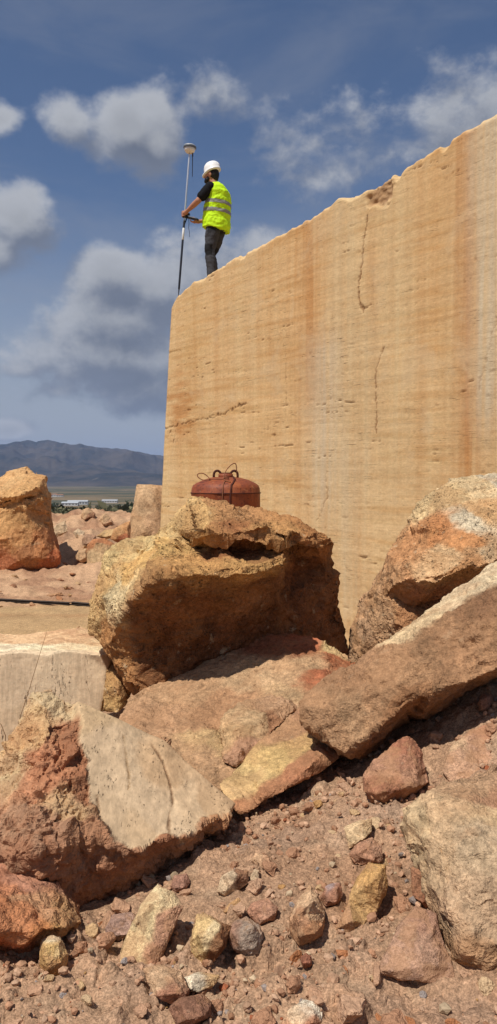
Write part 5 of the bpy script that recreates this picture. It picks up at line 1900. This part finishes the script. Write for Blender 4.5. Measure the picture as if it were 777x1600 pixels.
def build_yard_stones():
    rs = np.random.RandomState(31)
    ms = []
    for j in range(4):
        v, f = clod_mesh('yard_stone', 300 + j, 3, .6, .6)
        c = np.array([S(196, 150, 112), S(176, 128, 96), S(212, 172, 128), S(186, 130, 92)][j])[None] * (1 + .12 * fbm(v * 2 + j, 3))[:, None]
        me = mesh_np('yard_stone', v, f, c, smooth=False)
        me.materials.append(M_CLOD)
        ms.append(me)
    for i in range(46):
        px, py = rs.uniform(-10, 205), rs.choice([rs.uniform(850, 950), rs.uniform(885, 940), rs.uniform(820, 870)])
        d, q = ray_ground(px, py)
        s = rs.uniform(.04, .11) * (1.6 if rs.uniform() < .2 else 1)
        o = bpy.data.objects.new('yard_stone', ms[i % 4])
        COL.objects.link(o)
        o.location = (q[0], q[1], q[2] + s * .2)
        o.rotation_euler = (rs.uniform(-.3, .3), rs.uniform(-.3, .3), rs.uniform(0, 6.28))
        o.scale = (s * rs.uniform(1, 1.6), s, s * rs.uniform(.6, 1))
        tag(o, 'small loose stone lying on the yard floor beyond the beams', 'stone', 'loose stones on the yard floor')


build_yard_stones()

# ------------------------------------------------------------------ scrub, trees and sheds beyond the quarry
def leaf_mesh(seed, n, rx, rz, ls):
    rs = np.random.RandomState(seed)
    V, Fc = [], []
    cl = rs.normal(size=(9, 3)) * (.42, .42, .30) + (0, 0, .55)
    for i in range(n):
        c = cl[rs.randint(9)] + rs.normal(size=3) * .20
        c[2] = max(c[2], .04)
        c = c * (rx, rx, rz)
        a = rs.normal(size=3)
        a /= np.linalg.norm(a)
        b = np.cross(a, rs.normal(size=3))
        b /= np.linalg.norm(b)
        s = ls * rs.uniform(.6, 1.3)
        k = len(V)
        V += [c - a * s, c + b * s * .55, c + a * s, c - b * s * .55]
        Fc.append((k, k + 1, k + 2, k + 3))
    return mesh_np('foliage', np.array(V), np.array(Fc), smooth=False)


def foliage_material(name, c0, c1):
    m, t = newmat(name)
    b = principled(t, .8, .15)
    oi = t.new('ShaderNodeObjectInfo')
    ge = t.new('ShaderNodeNewGeometry')
    c = t.mix(ge.outputs['Random Per Island'], (*c0, 1), (*c1, 1))
    c = t.mix(1.0, c, t.rng(oi.outputs['Random'], 0, 1, .75, 1.25), 'MULTIPLY')
    t.put(b.inputs['Base Color'], c)
    return m


M_BUSH = foliage_material('scrub_leaves', (.055, .058, .030), (.15, .135, .075))
M_TREE = foliage_material('tree_leaves', (.018, .030, .014), (.045, .06, .026))
M_TWIG = plain_material('twig_bark', (.10, .075, .05), .9)


def build_scrub():
    rs = np.random.RandomState(3)
    fol = [leaf_mesh(60 + i, 520, 1.0, .85, .085) for i in range(4)]
    for m in fol:
        m.materials.append(M_BUSH)
    bm = bmesh.new()
    for k in range(5):
        a = k * 1.3
        tube(bm, [(0, 0, -.1), (.15 * math.cos(a), .15 * math.sin(a), .25), (.38 * math.cos(a), .38 * math.sin(a), .6)], [.05, .035, .015], 5)
    st = bpy.data.meshes.new('stem')
    bm.to_mesh(st)
    bm.free()
    st.materials.append(M_TWIG)
    n = 0
    for i in range(300):
        d = 34 + 110 * rs.uniform() ** 1.4
        px = rs.uniform(60, 236)
        x = (px - 388.5) / F * d
        z = float(ground_z([x], [d])[0])
        s = rs.uniform(.4, .95) * (1 + d / 160)
        r = empty('scrub_bush', (x, d, z), rs.uniform(0, 6.28))
        r.scale = (s, s, s * rs.uniform(.65, 1.0))
        tag(r, 'olive green scrub bush on the slope behind the dirt heap', 'bush', 'scrub bushes on the slope beyond the quarry')
        link('foliage', fol[i % 4], None, r)
        link('stem', st, None, r)
        n += 1
        if n >= 70:
            break
    # farther scrub reads as one mass
    V, Fc = [], []
    for i in range(1500):
        d = 140 + 300 * rs.uniform() ** 1.2
        x = rs.uniform(-.42, .12) * d
        if fbm(np.array([[x / 60, d / 90, 0]]), 3)[0] < -.12:
            continue
        z = float(ground_z([x], [d], False)[0])
        s = rs.uniform(.6, 1.5) * (1 + d / 800)
        for j in range(12):
            c = np.array((x, d, z)) + rs.normal(size=3) * (s * .5, s * .5, s * .28) + (0, 0, s * .45)
            a = rs.normal(size=3) * s * .35
            b = rs.normal(size=3) * s * .35
            k = len(V)
            V += [c - a, c + b, c + a, c - b]
            Fc.append((k, k + 1, k + 2, k + 3))
    me = mesh_np('distant_scrub', np.array(V), np.array(Fc), smooth=False)
    tag(link('distant_scrub', me, M_BUSH), 'dark belt of distant scrub between quarry and plain', 'scrub', kind='stuff')


build_scrub()


def build_trees():
    rs = np.random.RandomState(8)
    cr = [leaf_mesh(90 + i, 420, 1.0, 1.0, .16) for i in range(2)]
    for m in cr:
        m.materials.append(M_TREE)
    bm = bmesh.new()
    tube(bm, [(0, 0, -.2), (.02, 0, .3), (0, .02, .75)], [.07, .05, .02], 6)
    for k in range(4):
        a = k * 1.57
        tube(bm, [(0, 0, .28), (.18 * math.cos(a), .18 * math.sin(a), .5), (.4 * math.cos(a), .4 * math.sin(a), .7)], [.035, .025, .01], 5)
    tr = bpy.data.meshes.new('trunk')
    bm.to_mesh(tr)
    bm.free()
    tr.materials.append(M_TWIG)
    for i, (px, d, h) in enumerate(((203, 420, 4.2), (206, 440, 3.4), (199, 430, 3.0), (152, 620, 3.6), (176, 640, 3.8), (186, 520, 3.2), (84, 900, 5), (90, 930, 4.4), (112, 700, 3.4), (140, 560, 3.0))):
        x = (px - 388.5) / F * d
        z = float(ground_z([x], [d])[0])
        r = empty('tree', (x, d, z), rs.uniform(0, 6))
        r.scale = (h * .75, h * .75, h)
        tag(r, 'small dark green tree at the edge of the distant plain', 'tree', 'dark trees on the distant plain')
        link('crown', cr[i % 2], None, r)
        link('trunk', tr, None, r)


build_trees()


def build_sheds():
    MWALL = plain_material('white_render', (.50, .49, .47), .8, 0, .2, .2, .06)
    MROOF = plain_material('light_sheet_roof', (.42, .44, .46), .6, .1, .3, .2, .08)
    MDARK = plain_material('dark_window', (.03, .035, .045), .3, 0, .5)
    MTILE = plain_material('clay_roof', (.30, .16, .10), .8, 0, .1, .5, .15)

    def shed(px, d, w, dep, h, rz, lb, roof, nwin, cat='building'):
        x = (px - 388.5) / F * d
        z = float(min(ground_z([x, x - w / 2, x + w / 2], [d, d, d])))
        r = empty('warehouse' if w > 20 else 'house', (x, d, z), rz)
        tag(r, lb, cat)
        bm = bmesh.new()
        box(bm, (0, 0, h / 2 + .5), (w, dep, h + 1.0))
        bm_obj('wall', bm, MWALL, r, smooth=False)
        bm = bmesh.new()
        o_ = .5
        y = dep / 2 + o_
        xx = w / 2 + o_
        rise = dep * .14 + .6
        vs_ = [bm.verts.new(q) for q in ((-xx, -y, h + 1.0), (xx, -y, h + 1.0), (xx, y, h + 1.0), (-xx, y, h + 1.0), (-xx, 0, h + 1 + rise), (xx, 0, h + 1 + rise))]
        for f in ((0, 1, 5, 4), (2, 3, 4, 5), (0, 4, 3), (1, 2, 5), (3, 2, 1, 0)):
            bm.faces.new([vs_[i] for i in f])
        bm_obj('roof', bm, roof, r, smooth=False)
        for i in range(nwin):
            bm = bmesh.new()
            box(bm, (-w / 2 + (i + .5) * w / nwin, -dep / 2 - .06, h * .55 + .8), (w / nwin * .5, .14, h * .36))
            bm_obj('window', bm, MDARK, r, smooth=False)
    shed(122, 1330, 34, 12, 5.0, math.radians(4), 'long white warehouse with a light roof on the distant plain, the farther of two', MROOF, 7)
    shed(110, 1230, 26, 11, 3.6, math.radians(2), 'low white warehouse on the distant plain, nearest of the buildings', MROOF, 5)
    shed(172, 1500, 30, 10, 4.0, math.radians(-3), 'pale long shed on the distant plain, right of the white warehouses', MROOF, 6)
    shed(78, 2100, 16, 10, 6.0, .2, 'small pale house on the distant plain, leftmost of the row', MTILE, 3)
    shed(86, 2200, 14, 10, 7.0, -.1, 'small pale house on the distant plain, second from the rock tower', MTILE, 3)
    shed(94, 2150, 18, 10, 5.0, .1, 'small pale house on the distant plain, rightmost of the row', MTILE, 3)


build_sheds()

# ------------------------------------------------------------------ air
def build_haze():
    bm = bmesh.new()
    box(bm, (0, 3000, 330), (42000, 42000, 1000))
    me = bpy.data.meshes.new('haze')
    bm.to_mesh(me)
    bm.free()
    m, t = newmat('haze')
    out = t.new('ShaderNodeOutputMaterial')
    v = t.new('ShaderNodeVolumePrincipled')
    v.inputs['Color'].default_value = (.42, .60, 1.0, 1)
    v.inputs['Density'].default_value = HAZE
    v.inputs['Anisotropy'].default_value = 0.0
    t.l.new(v.outputs[0], out.inputs['Volume'])
    o = link('haze', me, m)
    tag(o, kind='stuff')


HAZE = 4.2e-5
build_haze()
